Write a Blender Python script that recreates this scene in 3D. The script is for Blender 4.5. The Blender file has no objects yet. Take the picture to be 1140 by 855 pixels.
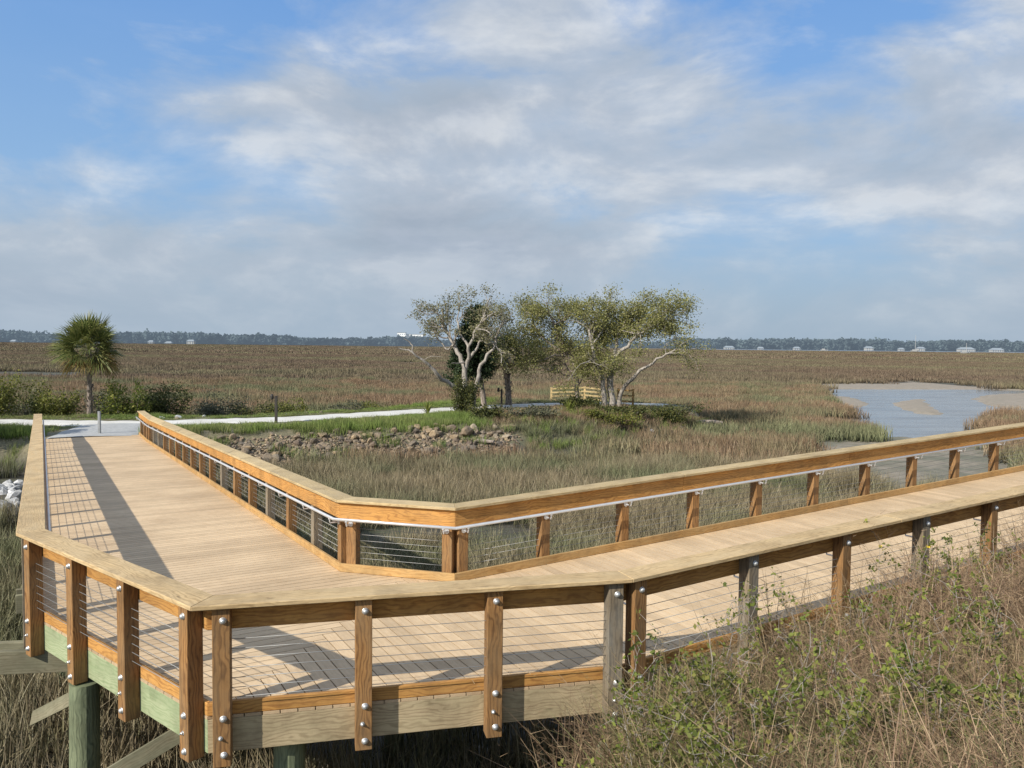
import bpy, math, random
import numpy as np
from mathutils import Vector, Matrix
random.seed(7); rng = np.random.default_rng(7)
scene = bpy.context.scene
COL = scene.collection
PI = math.pi
CAMZ = 5.3                        # eye height over the marsh mud

# ------------------------------------------------------------------ materials
def new_mat(name):
    m = bpy.data.materials.new(name); m.use_nodes = True
    nt = m.node_tree; nt.nodes.clear()
    out = nt.nodes.new('ShaderNodeOutputMaterial'); b = nt.nodes.new('ShaderNodeBsdfPrincipled')
    nt.links.new(b.outputs[0], out.inputs[0])
    return m, nt, b
def N(nt, t, **kw):
    n = nt.nodes.new('ShaderNode' + t)
    for k, v in kw.items(): setattr(n, k, v)
    return n
def setin(n, **kw):
    for k, v in kw.items(): n.inputs[k.replace('_', ' ')].default_value = v
def noise(nt, vec, scale, detail=4, rough=.55, dist=0.0):
    n = N(nt, 'TexNoise'); setin(n, Scale=scale, Detail=detail, Roughness=rough, Distortion=dist)
    if vec is not None: nt.links.new(vec, n.inputs['Vector'])
    return n.outputs['Fac']
def mapping(nt, vec, scale=(1, 1, 1), rot=(0, 0, 0), loc=(0, 0, 0)):
    n = N(nt, 'Mapping'); n.inputs['Scale'].default_value = scale; n.inputs['Rotation'].default_value = rot; n.inputs['Location'].default_value = loc
    nt.links.new(vec, n.inputs['Vector']); return n.outputs[0]
def ramp(nt, fac, stops, interp='LINEAR'):
    n = N(nt, 'ValToRGB'); n.color_ramp.interpolation = interp
    el = n.color_ramp.elements
    while len(el) < len(stops): el.new(.5)
    for e, (p, c) in zip(el, stops):
        e.position = p; e.color = (*c, 1) if len(c) == 3 else c
    nt.links.new(fac, n.inputs[0]); return n.outputs[0]
def mix(nt, fac, a, b, mode='MIX'):
    n = N(nt, 'Mix', data_type='RGBA', blend_type=mode)
    for s, v in ((n.inputs[0], fac), (n.inputs[6], a), (n.inputs[7], b)):
        if hasattr(v, 'is_output'): nt.links.new(v, s)
        elif isinstance(v, (tuple, list)): s.default_value = (*v, 1) if len(v) == 3 else v
        else: s.default_value = v
    return n.outputs[2]
def math_(nt, op, a, b=0.0, clamp=False):
    n = N(nt, 'Math', operation=op); n.use_clamp = clamp
    for s, v in ((n.inputs[0], a), (n.inputs[1], b)):
        if hasattr(v, 'is_output'): nt.links.new(v, s)
        else: s.default_value = v
    return n.outputs[0]
def bump(nt, b, height, strength=.3, dist=.01):
    n = N(nt, 'Bump'); setin(n, Strength=strength, Distance=dist)
    nt.links.new(height, n.inputs['Height']); nt.links.new(n.outputs[0], b.inputs['Normal'])

def wood_mat(name, light, dark, weather=None, wamt=0.0, rough=.75, green=None):
    """long grain along U, growth-ring figure, knots, per-board tint (colour attribute 'tint')"""
    m, nt, b = new_mat(name)
    uv = N(nt, 'UVMap').outputs[0]
    warp = noise(nt, mapping(nt, uv, (1.1, 3, 1)), 1.4, 3)
    comb = N(nt, 'VectorMath', operation='ADD'); nt.links.new(mapping(nt, uv, (.9, 15, 1)), comb.inputs[0])
    sc = N(nt, 'VectorMath', operation='SCALE'); nt.links.new(warp, sc.inputs[0]); sc.inputs['Scale'].default_value = 4.5
    nt.links.new(sc.outputs[0], comb.inputs[1])
    wv = N(nt, 'TexWave', wave_type='BANDS', bands_direction='Y'); setin(wv, Scale=.55, Distortion=3.0, Detail=3.0, Detail_Scale=1.2)
    nt.links.new(comb.outputs[0], wv.inputs['Vector'])
    fine = noise(nt, mapping(nt, uv, (3, 130, 1)), 1.0, 5, .65)
    blot = noise(nt, mapping(nt, uv, (1.2, 4, 1)), 1.3, 4)
    c = ramp(nt, wv.outputs['Fac'], [(0.0, dark), (.55, light), (1, light)])
    c = mix(nt, .45, c, ramp(nt, fine, [(.36, dark), (.58, light)]))
    vor = N(nt, 'TexVoronoi', feature='F1'); setin(vor, Scale=1.0, Randomness=1.0)
    nt.links.new(mapping(nt, uv, (1.7, 6.5, 1)), vor.inputs['Vector'])
    kn = ramp(nt, vor.outputs['Distance'], [(.04, (1, 1, 1)), (.1, (0, 0, 0))])
    c = mix(nt, math_(nt, 'MULTIPLY', kn, .6), c, tuple(x * .35 for x in dark))
    if weather:
        w = ramp(nt, blot, [(.36, (0, 0, 0)), (.64, (1, 1, 1))])
        c = mix(nt, math_(nt, 'MULTIPLY', w, wamt), c, weather)
    if green:
        w = ramp(nt, noise(nt, mapping(nt, uv, (.8, 2.5, 1), loc=(3, 5, 0)), 1.7, 4), [(.42, (0, 0, 0)), (.6, (1, 1, 1))])
        c = mix(nt, math_(nt, 'MULTIPLY', w, .6), c, green)
    at = N(nt, 'Attribute', attribute_name='tint')
    c = mix(nt, 1.0, c, at.outputs['Color'], 'MULTIPLY')
    dirt = ramp(nt, noise(nt, N(nt, 'TexCoord').outputs['Object'], 2.3, 6, .7), [(.3, (.58, .56, .54)), (.58, (1, 1, 1))])
    c = mix(nt, .8, c, dirt, 'MULTIPLY')
    nt.links.new(c, b.inputs['Base Color']); b.inputs['Roughness'].default_value = rough
    b.inputs['Specular IOR Level'].default_value = .3
    bump(nt, b, fine, .35, .004)
    return m
M = {}
M['cap'] = wood_mat('cap_wood', (.64, .49, .26), (.38, .265, .12), (.52, .41, .25), .45)
M['cap_outer'] = wood_mat('weathered_cap_wood', (.66, .475, .245), (.36, .24, .115), (.56, .43, .25), .5)
M['rail'] = wood_mat('orange_rail_wood', (.64, .33, .09), (.31, .13, .035), (.42, .26, .11), .3)
M['post'] = wood_mat('stained_post_wood', (.43, .225, .08), (.13, .055, .02), (.25, .17, .09), .6)
M['post_grey'] = wood_mat('greyed_post_wood', (.33, .26, .17), (.11, .085, .06), (.24, .225, .19), .7)
M['curb'] = wood_mat('curb_wood', (.58, .36, .14), (.38, .20, .065), (.42, .31, .16), .4)
M['rim'] = wood_mat('treated_rim_wood', (.54, .43, .265), (.27, .20, .115), (.42, .36, .215), .5)
M['rim_green'] = wood_mat('green_treated_rim_wood', (.50, .54, .33), (.27, .34, .17), (.36, .42, .24), .6, green=(.30, .38, .2))
M['pile'] = wood_mat('pile_wood', (.26, .29, .17), (.08, .10, .06), (.15, .18, .11), .6)
M['beam'] = wood_mat('beam_wood', (.30, .27, .18), (.17, .15, .09), (.20, .20, .13), .6)

def deck_mat():
    m, nt, b = new_mat('composite_decking')
    uv = N(nt, 'UVMap').outputs[0]
    fine = noise(nt, mapping(nt, uv, (5, 160, 1)), 1, 4, .6)
    mid = noise(nt, mapping(nt, uv, (1.5, 22, 1)), 1, 4, .6)
    c = ramp(nt, fine, [(.3, (.58, .42, .25)), (.65, (.76, .57, .355))])
    c = mix(nt, .35, c, ramp(nt, mid, [(.35, (.52, .38, .235)), (.65, (.78, .60, .385))]))
    big = noise(nt, N(nt, 'TexCoord').outputs['Object'], .7, 6, .6)
    c = mix(nt, .9, c, ramp(nt, big, [(.32, (.78, .76, .74)), (.6, (1, 1, 1))]), 'MULTIPLY')
    wear = noise(nt, mapping(nt, N(nt, 'TexCoord').outputs['Object'], (3, 3, 3)), 2.5, 6, .75)
    c = mix(nt, .7, c, ramp(nt, wear, [(.28, (.80, .78, .76)), (.5, (1, 1, 1))]), 'MULTIPLY')
    c = mix(nt, 1, c, N(nt, 'Attribute', attribute_name='tint').outputs['Color'], 'MULTIPLY')
    nt.links.new(c, b.inputs['Base Color']); b.inputs['Roughness'].default_value = .7
    b.inputs['Specular IOR Level'].default_value = .25
    bump(nt, b, fine, .25, .002)
    return m
M['deck'] = deck_mat()

def simple(name, col, rough=.6, metal=0, var=.12, scale=6.0, bmp=0):
    m, nt, b = new_mat(name)
    n = noise(nt, N(nt, 'TexCoord').outputs['Object'], scale, 5, .6)
    lo = tuple(max(0, x * (1 - var * 2)) for x in col); hi = tuple(min(1, x * (1 + var)) for x in col)
    nt.links.new(ramp(nt, n, [(.3, lo), (.7, hi)]), b.inputs['Base Color'])
    setin(b, Roughness=rough, Metallic=metal)
    if bmp: bump(nt, b, n, bmp, .02)
    return m
M['steel'] = simple('stainless_cable', (.33, .33, .32), .5, .6, .05)
M['galv'] = simple('galvanised_bolt', (.66, .67, .66), .42, .7, .15, 60)
M['handrail'] = simple('pale_handrail_metal', (.66, .67, .68), .38, .45, .05)
M['dark_post'] = simple('dark_post_paint', (.045, .038, .03), .6)
M['grey_post'] = simple('grey_post_paint', (.30, .31, .31), .5)
M['white'] = simple('white_paint', (.80, .80, .78), .6, 0, .04, .3)
M['roofgrey'] = simple('grey_roof', (.22, .24, .26), .8, 0, .1, .2)
M['fencewood'] = simple('new_fence_wood', (.62, .46, .22), .8, 0, .15, 5)
M['windowglass'] = simple('window_glass', (.05, .07, .09), .15)

def foliage(name, cols, trans=.25, tipcol=None, rough=.6, loc_scale=None, use_uv=False):
    m, nt, b = new_mat(name)
    geo = N(nt, 'NewGeometry')
    c = ramp(nt, geo.outputs['Random Per Island'], [(i / max(1, len(cols) - 1), k) for i, k in enumerate(cols)])
    clump = noise(nt, N(nt, 'TexCoord').outputs['Object'], 1.1, 3)
    c = mix(nt, .8, c, ramp(nt, clump, [(.35, (.6, .6, .6)), (.65, (1.15, 1.1, 1.0))]), 'MULTIPLY')
    nt.links.new(c, b.inputs['Base Color']); setin(b, Roughness=rough); b.inputs['Specular IOR Level'].default_value = .25
    tr = N(nt, 'BsdfTranslucent'); nt.links.new(c, tr.inputs[0])
    mx = N(nt, 'MixShader'); mx.inputs[0].default_value = trans
    out = [n for n in nt.nodes if n.type == 'OUTPUT_MATERIAL'][0]
    nt.links.new(b.outputs[0], mx.inputs[1]); nt.links.new(tr.outputs[0], mx.inputs[2]); nt.links.new(mx.outputs[0], out.inputs[0])
    return m
M['oak_leaf'] = foliage('oak_leaf', [(.17, .19, .06), (.28, .29, .10), (.42, .40, .18), (.22, .22, .075)], .38)
M['oak_leaf_dry'] = foliage('oak_leaf_thin', [(.15, .17, .07), (.24, .24, .12), (.34, .31, .18), (.20, .19, .09)], .3)
M['cedar_leaf'] = foliage('cedar_leaf', [(.025, .045, .02), (.045, .07, .028), (.03, .055, .02)], .15)
M['palm_leaf'] = foliage('palm_leaf', [(.075, .11, .03), (.17, .20, .06), (.27, .27, .10), (.12, .16, .045)], .2, rough=.45)
M['palm_leaf_dry'] = foliage('palm_leaf_dry', [(.26, .18, .075), (.34, .25, .11), (.24, .20, .07), (.16, .15, .05)], .25)
M['palmetto_leaf'] = foliage('palmetto_leaf', [(.02, .04, .018), (.04, .07, .025), (.03, .05, .02)], .15, rough=.45)
M['shrub_leaf'] = foliage('shrub_leaf', [(.05, .065, .025), (.10, .12, .04), (.17, .17, .05), (.07, .08, .035)], .25)
M['shrub_leaf_grey'] = foliage('grey_shrub_leaf', [(.085, .10, .06), (.15, .15, .10), (.11, .12, .07), (.20, .18, .12)], .25)
M['shrub_leaf_yellow'] = foliage('yellow_green_leaf', [(.10, .13, .03), (.21, .22, .05), (.16, .18, .045), (.28, .26, .07)], .3)
M['weed_leaf'] = foliage('weed_leaf', [(.09, .13, .025), (.20, .25, .05), (.33, .36, .08), (.11, .15, .035), (.40, .38, .11)], .35)
M['petal'] = simple('yellow_petal', (.75, .55, .03), .6)

def grass_mat(name, base_cols, tip, green, sx=.05, sy=.12, patch=(.42, .6), trans=.2, tipamt=.55):
    """blade colour: a clump colour that drifts over the marsh (instance location), blade tint and a drier tip (UV v)"""
    m, nt, b = new_mat(name)
    loc = N(nt, 'ObjectInfo').outputs['Location']
    big = noise(nt, mapping(nt, loc, (sx, sy, 1)), 1.0, 5, .65)
    geo = N(nt, 'NewGeometry').outputs['Random Per Island']
    c = ramp(nt, geo, [(i / (len(base_cols) - 1), k) for i, k in enumerate(base_cols)])
    g = ramp(nt, big, [(patch[0], (0, 0, 0)), (patch[1], (1, 1, 1))])
    c = mix(nt, math_(nt, 'MULTIPLY', g, .85), c, mix(nt, geo, green, tuple(x * 1.7 for x in green)))
    oi = N(nt, 'ObjectInfo').outputs['Random']
    c = mix(nt, 1, c, ramp(nt, oi, [(0, (.72, .72, .74)), (1, (1.2, 1.18, 1.15))]), 'MULTIPLY')
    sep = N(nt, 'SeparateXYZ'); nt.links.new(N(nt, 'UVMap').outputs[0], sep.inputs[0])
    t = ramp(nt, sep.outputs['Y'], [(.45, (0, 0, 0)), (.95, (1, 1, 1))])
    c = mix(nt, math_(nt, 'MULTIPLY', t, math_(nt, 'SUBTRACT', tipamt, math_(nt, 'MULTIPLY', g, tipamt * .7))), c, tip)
    c = mix(nt, 1, c, ramp(nt, sep.outputs['Y'], [(0, (.28, .26, .25)), (.55, (1, 1, 1))]), 'MULTIPLY')  # roots painted darker, standing in for shade deep in the clump
    nt.links.new(c, b.inputs['Base Color']); setin(b, Roughness=.65); b.inputs['Specular IOR Level'].default_value = .2
    tr = N(nt, 'BsdfTranslucent'); nt.links.new(c, tr.inputs[0])
    mx = N(nt, 'MixShader'); mx.inputs[0].default_value = trans
    out = [n for n in nt.nodes if n.type == 'OUTPUT_MATERIAL'][0]
    nt.links.new(b.outputs[0], mx.inputs[1]); nt.links.new(tr.outputs[0], mx.inputs[2]); nt.links.new(mx.outputs[0], out.inputs[0])
    return m
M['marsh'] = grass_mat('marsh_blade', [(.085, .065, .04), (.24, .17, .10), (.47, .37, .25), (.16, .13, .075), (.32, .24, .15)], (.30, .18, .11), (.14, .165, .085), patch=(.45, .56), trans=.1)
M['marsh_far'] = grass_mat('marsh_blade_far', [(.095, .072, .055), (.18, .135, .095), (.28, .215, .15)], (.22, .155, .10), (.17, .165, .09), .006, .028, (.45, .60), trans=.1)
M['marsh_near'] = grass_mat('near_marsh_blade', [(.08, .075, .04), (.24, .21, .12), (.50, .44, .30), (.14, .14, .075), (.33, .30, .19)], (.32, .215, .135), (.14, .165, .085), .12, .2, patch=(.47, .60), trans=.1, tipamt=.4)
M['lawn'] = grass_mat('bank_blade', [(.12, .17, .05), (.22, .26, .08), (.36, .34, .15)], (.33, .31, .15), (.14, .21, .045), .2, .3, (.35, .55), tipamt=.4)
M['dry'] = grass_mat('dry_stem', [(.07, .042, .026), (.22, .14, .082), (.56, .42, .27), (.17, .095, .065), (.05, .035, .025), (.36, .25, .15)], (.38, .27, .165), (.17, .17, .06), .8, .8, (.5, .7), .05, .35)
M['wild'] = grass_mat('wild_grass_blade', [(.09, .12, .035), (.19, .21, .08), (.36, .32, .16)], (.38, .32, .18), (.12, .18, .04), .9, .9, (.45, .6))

def bark(name, a, b_, scale=9):
    m, nt, b = new_mat(name)
    n = noise(nt, mapping(nt, N(nt, 'TexCoord').outputs['Object'], (1, 1, .35)), scale, 6, .7)
    nt.links.new(ramp(nt, n, [(.35, a), (.62, b_)]), b.inputs['Base Color']); setin(b, Roughness=.85); bump(nt, b, n, .6, .03)
    return m
M['bark_pale'] = bark('pale_bark', (.17, .145, .115), (.44, .395, .34))
M['bark_brown'] = bark('brown_bark', (.14, .11, .085), (.36, .30, .25))
M['bark_palm'] = bark('palm_bark', (.06, .045, .035), (.33, .27, .22), 14)
M['twig'] = bark('twig_bark', (.22, .19, .16), (.42, .37, .32))

def rock_mat(name, cols):
    m, nt, b = new_mat(name)
    r = N(nt, 'ObjectInfo').outputs['Random']
    c = ramp(nt, r, [(i / (len(cols) - 1), k) for i, k in enumerate(cols)])
    n = noise(nt, N(nt, 'TexCoord').outputs['Object'], 5, 7, .7)
    c = mix(nt, .9, c, ramp(nt, n, [(.3, (.45, .43, .42)), (.55, (1, 1, 1)), (.8, (1.15, 1.12, 1.1))]), 'MULTIPLY')
    nt.links.new(c, b.inputs['Base Color']); setin(b, Roughness=.85); bump(nt, b, n, .8, .05)
    return m
M['rock'] = rock_mat('rubble_stone', [(.22, .165, .11), (.40, .30, .18), (.15, .11, .08), (.30, .235, .16), (.12, .10, .08), (.48, .39, .27)])
M['rock_white'] = rock_mat('white_stone', [(.55, .55, .54), (.72, .72, .71), (.40, .41, .42)])

# ------------------------------------------------------------------ mesh collector
class MB:
    def __init__(s): s.v = []; s.f = []; s.uv = []; s.t = []
    def face(s, pts, uvs, tint=1.0):
        i = len(s.v); s.v += [tuple(p) for p in pts]; s.f.append(tuple(range(i, i + len(pts)))); s.uv += uvs
        s.t += [tint] * len(pts)
    def hexa(s, c, tint=None, off=None):
        """8 corners: 0-3 one end ring, 4-7 the other; UV u runs along the length"""
        c = [Vector(p) for p in c]
        tint = tint if tint is not None else random.uniform(.86, 1.08)
        off = off or (random.uniform(0, 50), random.uniform(0, 50))
        L = (sum(c[4:], Vector()) / 4 - sum(c[:4], Vector()) / 4); D = L.normalized()
        o = c[0]
        base = len(s.v); s.v += [tuple(p) for p in c]
        per = [0.0]
        for k in range(4): per.append(per[-1] + (c[(k + 1) % 4] - c[k]).length)
        for k in range(4):
            a, b = k, (k + 1) % 4
            s.f.append((base + a, base + b, base + b + 4, base + a + 4))
            us = [(c[q] - o).dot(D) + off[0] for q in (a, b, b + 4, a + 4)]
            vs = [per[k] + off[1], per[k + 1] + off[1], per[k + 1] + off[1], per[k] + off[1]]
            s.uv += list(zip(us, vs)); s.t += [tint] * 4
        s.f.append((base + 3, base + 2, base + 1, base)); s.uv += [(off[0], off[1]), (off[0] + .003, off[1] + .1), (off[0] + .1, off[1] + .1), (off[0], off[1] + .1)]; s.t += [tint * .9] * 4
        s.f.append((base + 4, base + 5, base + 6, base + 7)); s.uv += [(off[0], off[1]), (off[0] + .003, off[1] + .1), (off[0] + .1, off[1] + .1), (off[0], off[1] + .1)]; s.t += [tint * .9] * 4
    def beam(s, p0, p1, side, up, **k):
        """box between two centre points; side, up: half extent vectors"""
        p0, p1, side, up = map(Vector, (p0, p1, side, up))
        r = lambda p: [p - side - up, p + side - up, p + side + up, p - side + up]
        s.hexa(r(p0) + r(p1), **k)
    def tube(s, pts, rad, n=8, tint=1.0, cap=True):
        pts = [Vector(p) for p in pts]
        if not hasattr(rad, '__len__'): rad = [rad] * len(pts)
        base = len(s.v); d0 = None; L = 0
        for i, p in enumerate(pts):
            d = (pts[min(i + 1, len(pts) - 1)] - pts[max(i - 1, 0)]).normalized()
            if d0 is None: a = d.orthogonal().normalized()
            else: a = (a - d * a.dot(d)).normalized()
            d0 = d; b = d.cross(a)
            for k in range(n):
                w = 2 * PI * k / n; s.v.append(tuple(p + (a * math.cos(w) + b * math.sin(w)) * rad[i]))
        for i in range(len(pts) - 1):
            L2 = L + (pts[i + 1] - pts[i]).length
            for k in range(n):
                k2 = (k + 1) % n
                s.f.append((base + i * n + k, base + i * n + k2, base + (i + 1) * n + k2, base + (i + 1) * n + k))
                w0, w1 = 2 * PI * rad[i] * k / n, 2 * PI * rad[i] * (k + 1) / n
                s.uv += [(L, w0), (L, w1), (L2, w1), (L2, w0)]; s.t += [tint] * 4
            L = L2
        if cap:
            for ring in ([base + k for k in range(n)][::-1], [base + (len(pts) - 1) * n + k for k in range(n)]):
                s.f.append(tuple(ring)); s.uv += [(0, 0)] * n; s.t += [tint] * n
    def build(s, name, mat, parent=None, bevel=0, smooth=False):
        me = bpy.data.meshes.new(name); me.from_pydata(s.v, [], s.f)
        uv = me.uv_layers.new(name='UVMap'); uv.data.foreach_set('uv', np.array(s.uv, dtype=np.float32).ravel())
        ca = me.color_attributes.new('tint', 'FLOAT_COLOR', 'CORNER')
        t = np.array(s.t, dtype=np.float32); ca.data.foreach_set('color', np.stack([t, t, t, np.ones_like(t)], 1).ravel())
        if smooth: me.polygons.foreach_set('use_smooth', [True] * len(me.polygons))
        me.update()
        return link(name, me, mat, parent, bevel)
def link(name, me, mat, parent=None, bevel=0):
    if mat is not None: me.materials.append(mat)
    o = bpy.data.objects.new(name, me); COL.objects.link(o)
    if parent is not None:
        o.parent = parent
        o.matrix_parent_inverse = Matrix.Translation(-parent.location) if parent.type == 'EMPTY' and not parent.parent else Matrix()
    if bevel:
        b = o.modifiers.new('edge', 'BEVEL'); b.width = bevel; b.segments = 1; b.limit_method = 'ANGLE'
    return o
def tag(o, label=None, cat=None, group=None, kind=None):
    if label: o['label'] = label
    if cat: o['category'] = cat
    if group: o['group'] = group
    if kind: o['kind'] = kind
    return o
def thing(name, label, cat, loc=(0, 0, 0), group=None):
    o = bpy.data.objects.new(name, None); COL.objects.link(o); o.location = loc; o.empty_display_size = .2
    return tag(o, label, cat, group)
def quads_mesh(name, V, F, uv=None):
    """V (n,3), F (m,k) numpy"""
    me = bpy.data.meshes.new(name)
    V = np.asarray(V, dtype=np.float32); F = np.asarray(F, dtype=np.int32); k = F.shape[1]
    me.vertices.add(len(V)); me.vertices.foreach_set('co', V.ravel())
    me.loops.add(F.size); me.loops.foreach_set('vertex_index', F.ravel())
    me.polygons.add(len(F)); me.polygons.foreach_set('loop_start', np.arange(0, F.size, k, dtype=np.int32))
    try: me.polygons.foreach_set('loop_total', np.full(len(F), k, dtype=np.int32))
    except Exception: pass
    if uv is not None:
        l = me.uv_layers.new(name='UVMap'); l.data.foreach_set('uv', np.asarray(uv, dtype=np.float32)[F.ravel()].ravel())
    me.update(calc_edges=True); me.validate(); return me

# ------------------------------------------------------------------ plan of the boardwalk (metres, camera over the origin)
HD = 3.19                                   # deck level at the turn, under the eye
aL, aR = 2.1038, .5224
dL = np.array([math.cos(aL), math.sin(aL)]); dR = np.array([math.cos(aR), math.sin(aR)])
nL = np.array([-dL[1], dL[0]]); nR = np.array([dR[1], -dR[0]])     # outward: away from the inner corner
Bp = np.array([-2.405, 10.95]); Cp = np.array([-.732, 10.49])
SL, SR = .0337, .0385
T_END, T_FLAT = 26.5, 23.9
def deckz(p):
    p = np.asarray(p[:2]); t = float(np.dot(p - Bp, dL)); u = float(np.dot(p - Cp, dR))
    z = CAMZ - HD
    if t > 0 and t > u: z -= SL * min(t, T_FLAT)
    elif u > 0: z += SR * u
    return z
def isect(P, d, Q, e):
    t = np.linalg.solve(np.array([d, -e]).T, Q - P); return P + d * t[0]
def offset_poly(pts, s, sign):
    """offset a plan polyline by s towards sign*left normal, mitred"""
    segs = []
    for a, b in zip(pts[:-1], pts[1:]):
        d = (b - a) / np.linalg.norm(b - a); n = np.array([-d[1], d[0]]) * sign
        segs.append((a + n * s, d, n))
    out = [segs[0][0]]
    for (a, d, n), (a2, d2, n2) in zip(segs[:-1], segs[1:]): out.append(isect(a, d, a2, d2))
    L = np.linalg.norm(pts[-1] - pts[-2]); out.append(segs[-1][0] + segs[-1][1] * L)
    return out
# s = 0 is the deck-side face of the kerb; s grows away from the deck
IN = [Bp + dL * T_END, Bp + dL * T_FLAT, Bp, Cp, Cp + dR * 20]
LIP = .28
Gl = np.array([-2.607, 6.439])
Ll = Bp + nL * (3.48 + LIP); Rl = Cp + nR * (3.385 + LIP)
Fl = Ll + dL * np.dot(np.array([-5.535, 8.904]) - Ll, dL); Kl = Rl + dR * np.dot(np.array([1.157, 7.315]) - Rl, dR)
lipline = [Ll + dL * T_END, Ll + dL * T_FLAT, Fl, Gl, Kl, Rl + dR * 20]
OUT = offset_poly(lipline, LIP, 1)          # back to s = 0
RH = 1.02                                   # cap top over deck
# sections: (offset range, height range over the deck)
CAP = ((-.005, .285), (RH - .04, RH)); TOP = ((.05, .09), (RH - .272, RH - .041)); CURB = ((.05, .09), (.004, .118))
RIM = ((.05, .09), (-.32, -.03)); POST_S = (.091, .235)

def run_seg(mb, pts, sign, i, s, z, step=0, joints=None):
    """one straight member of the run i between mitres; long members are cut into pieces with butt joints"""
    A = offset_poly(pts, s[0], sign); B = offset_poly(pts, s[1], sign)
    L = np.linalg.norm(pts[i + 1] - pts[i])
    cuts = [0.0, 1.0]
    if step and L > step * 1.3:
        n = round(L / step); cuts = [k / n for k in range(n + 1)]
    g = .0015 / L
    for a, b in zip(cuts[:-1], cuts[1:]):
        a2 = a + (g if a > 0 else 0); b2 = b - (g if b < 1 else 0)
        ring = []
        for f in (a2, b2):
            pa = A[i] * (1 - f) + A[i + 1] * f; pb = B[i] * (1 - f) + B[i + 1] * f
            za, zb = deckz(pts[i] * (1 - f) + pts[i + 1] * f), 0
            ring += [(*pa, za + z[0]), (*pb, za + z[0]), (*pb, za + z[1]), (*pa, za + z[1])]
        mb.hexa(ring)

def unit(a): return a / np.linalg.norm(a)
bolt_me = {}
def bolt_mesh(kind):
    if kind in bolt_me: return bolt_me[kind]
    mb = MB()      # local: axis +Y outwards
    if kind == 'big':
        prof = [(0, .0), (.030, .0), (.030, .005), (.026, .009), (.024, .016), (.018, .024), (.009, .029), (0.001, .030)]
    else:
        prof = [(0, .0), (.020, .0), (.020, .004), (.013, .006), (.012, .018), (.008, .022), (.005, .034), (0.001, .035)]
    n = 12
    for (r0, y0), (r1, y1) in zip(prof[:-1], prof[1:]):
        for k in range(n):
            a, b = 2 * PI * k / n, 2 * PI * (k + 1) / n
            mb.face([(r0 * math.cos(a), y0, r0 * math.sin(a)), (r1 * math.cos(a), y1, r1 * math.sin(a)), (r1 * math.cos(b), y1, r1 * math.sin(b)), (r0 * math.cos(b), y0, r0 * math.sin(b))], [(0, 0)] * 4)
    me = bpy.data.meshes.new('bolt'); me.from_pydata(mb.v, [], mb.f); me.materials.append(M['galv']); me.update()
    me.polygons.foreach_set('use_smooth', [True] * len(me.polygons))
    bolt_me[kind] = me; return me

def make_post(parent, p, d, n, zd, mat, zlo=-.37, bolts=None, half=.072):
    """p: plan point on the s=0 line, d along the rail, n outward"""
    c = p + n * (POST_S[0] + half); mb = MB()
    j = random.uniform(-.003, .003)
    mb.beam((*c, zd + zlo + random.uniform(-.015, .015)), (*c, zd + RH - .041), (*(d * half), 0), (*(n * half), 0))
    o = mb.build('post', mat, parent, bevel=.005)
    if bolts:
        f = c + n * half
        for dz, k, dx in bolts:
            b = bpy.data.objects.new('bolt', bolt_mesh(k)); COL.objects.link(b); b.parent = o
            b.location = (*(f + d * (dx + random.uniform(-.006, .006))), zd + dz + random.uniform(-.006, .006)); b.rotation_euler = (0, 0, math.atan2(n[1], n[0]) - PI / 2)
    return o
def bracket(parent, p, d, n, zd):
    """plate on the post and an angled arm under the handrail"""
    mb = MB(); z = zd + RH - .342
    q = p + n * .091
    mb.tube([(*q, z), (*(q - n * .012), z)], .036, 14)
    mb.tube([(*(q - n * .01), z), (*(q - n * .13), z - .002), (*(q - n * .136), z + .02), (*(q - n * .136), z + .075)], [.011, .011, .011, .010], 8)
    mb.tube([(*(q - n * .136), z + .05), (*(q - n * .136), z + .066)], .022, 10)
    return mb.build('handrail_bracket', M['handrail'], parent, smooth=False)

# ------------------------------------------------------------------ decking
W = .1425
Cf = math.radians(30.25)                     # common plan angle of the two board fields
eu = np.array([math.cos(Cf), math.sin(Cf)]); ev = np.array([-eu[1], eu[0]])
def clip(poly, n, c):
    """keep the part of a plan polygon with dot(n,p) <= c"""
    out = []
    for i in range(len(poly)):
        a, b = poly[i], poly[(i + 1) % len(poly)]
        da, db = np.dot(n, a) - c, np.dot(n, b) - c
        if da <= 0: out.append(a)
        if (da < 0 < db) or (db < 0 < da): out.append(a + (b - a) * (da / (da - db)))
    return out
boardwalk = thing('boardwalk', 'raised boardwalk of tan composite planks that turns at an angled corner over the marsh', 'boardwalk', (0, 9, 0))
innerE = offset_poly(IN, .091, 1); outerE = offset_poly(OUT, .091, -1)
inE = innerE; ouE = outerE
def plank(mb, poly, along, tint):
    if len(poly) < 3: return
    ar = sum(poly[i][0] * poly[(i + 1) % len(poly)][1] - poly[(i + 1) % len(poly)][0] * poly[i][1] for i in range(len(poly))) / 2
    if abs(ar) < .003: return
    if ar < 0: poly = poly[::-1]
    perp = np.array([-along[1], along[0]]); ox, oy = random.uniform(0, 90), random.uniform(0, 90)
    top = [(p[0], p[1], deckz(p)) for p in poly]; bot = [(a, b, c - .026) for a, b, c in top]
    uv = [(float(np.dot(p, along)) + ox, float(np.dot(p, perp)) + oy) for p in poly]
    mb.face(top, uv, tint); mb.face(bot[::-1], uv[::-1], tint)
    for k in range(len(poly)):
        q = (k + 1) % len(poly)
        mb.face([bot[k], bot[q], top[q], top[k]], [uv[k], uv[q], (uv[q][0], uv[q][1] + .026), (uv[k][0], uv[k][1] + .026)], tint * .8)
g = .0055
O = ouE[3]                                    # the mitre starts at the rim corner
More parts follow.
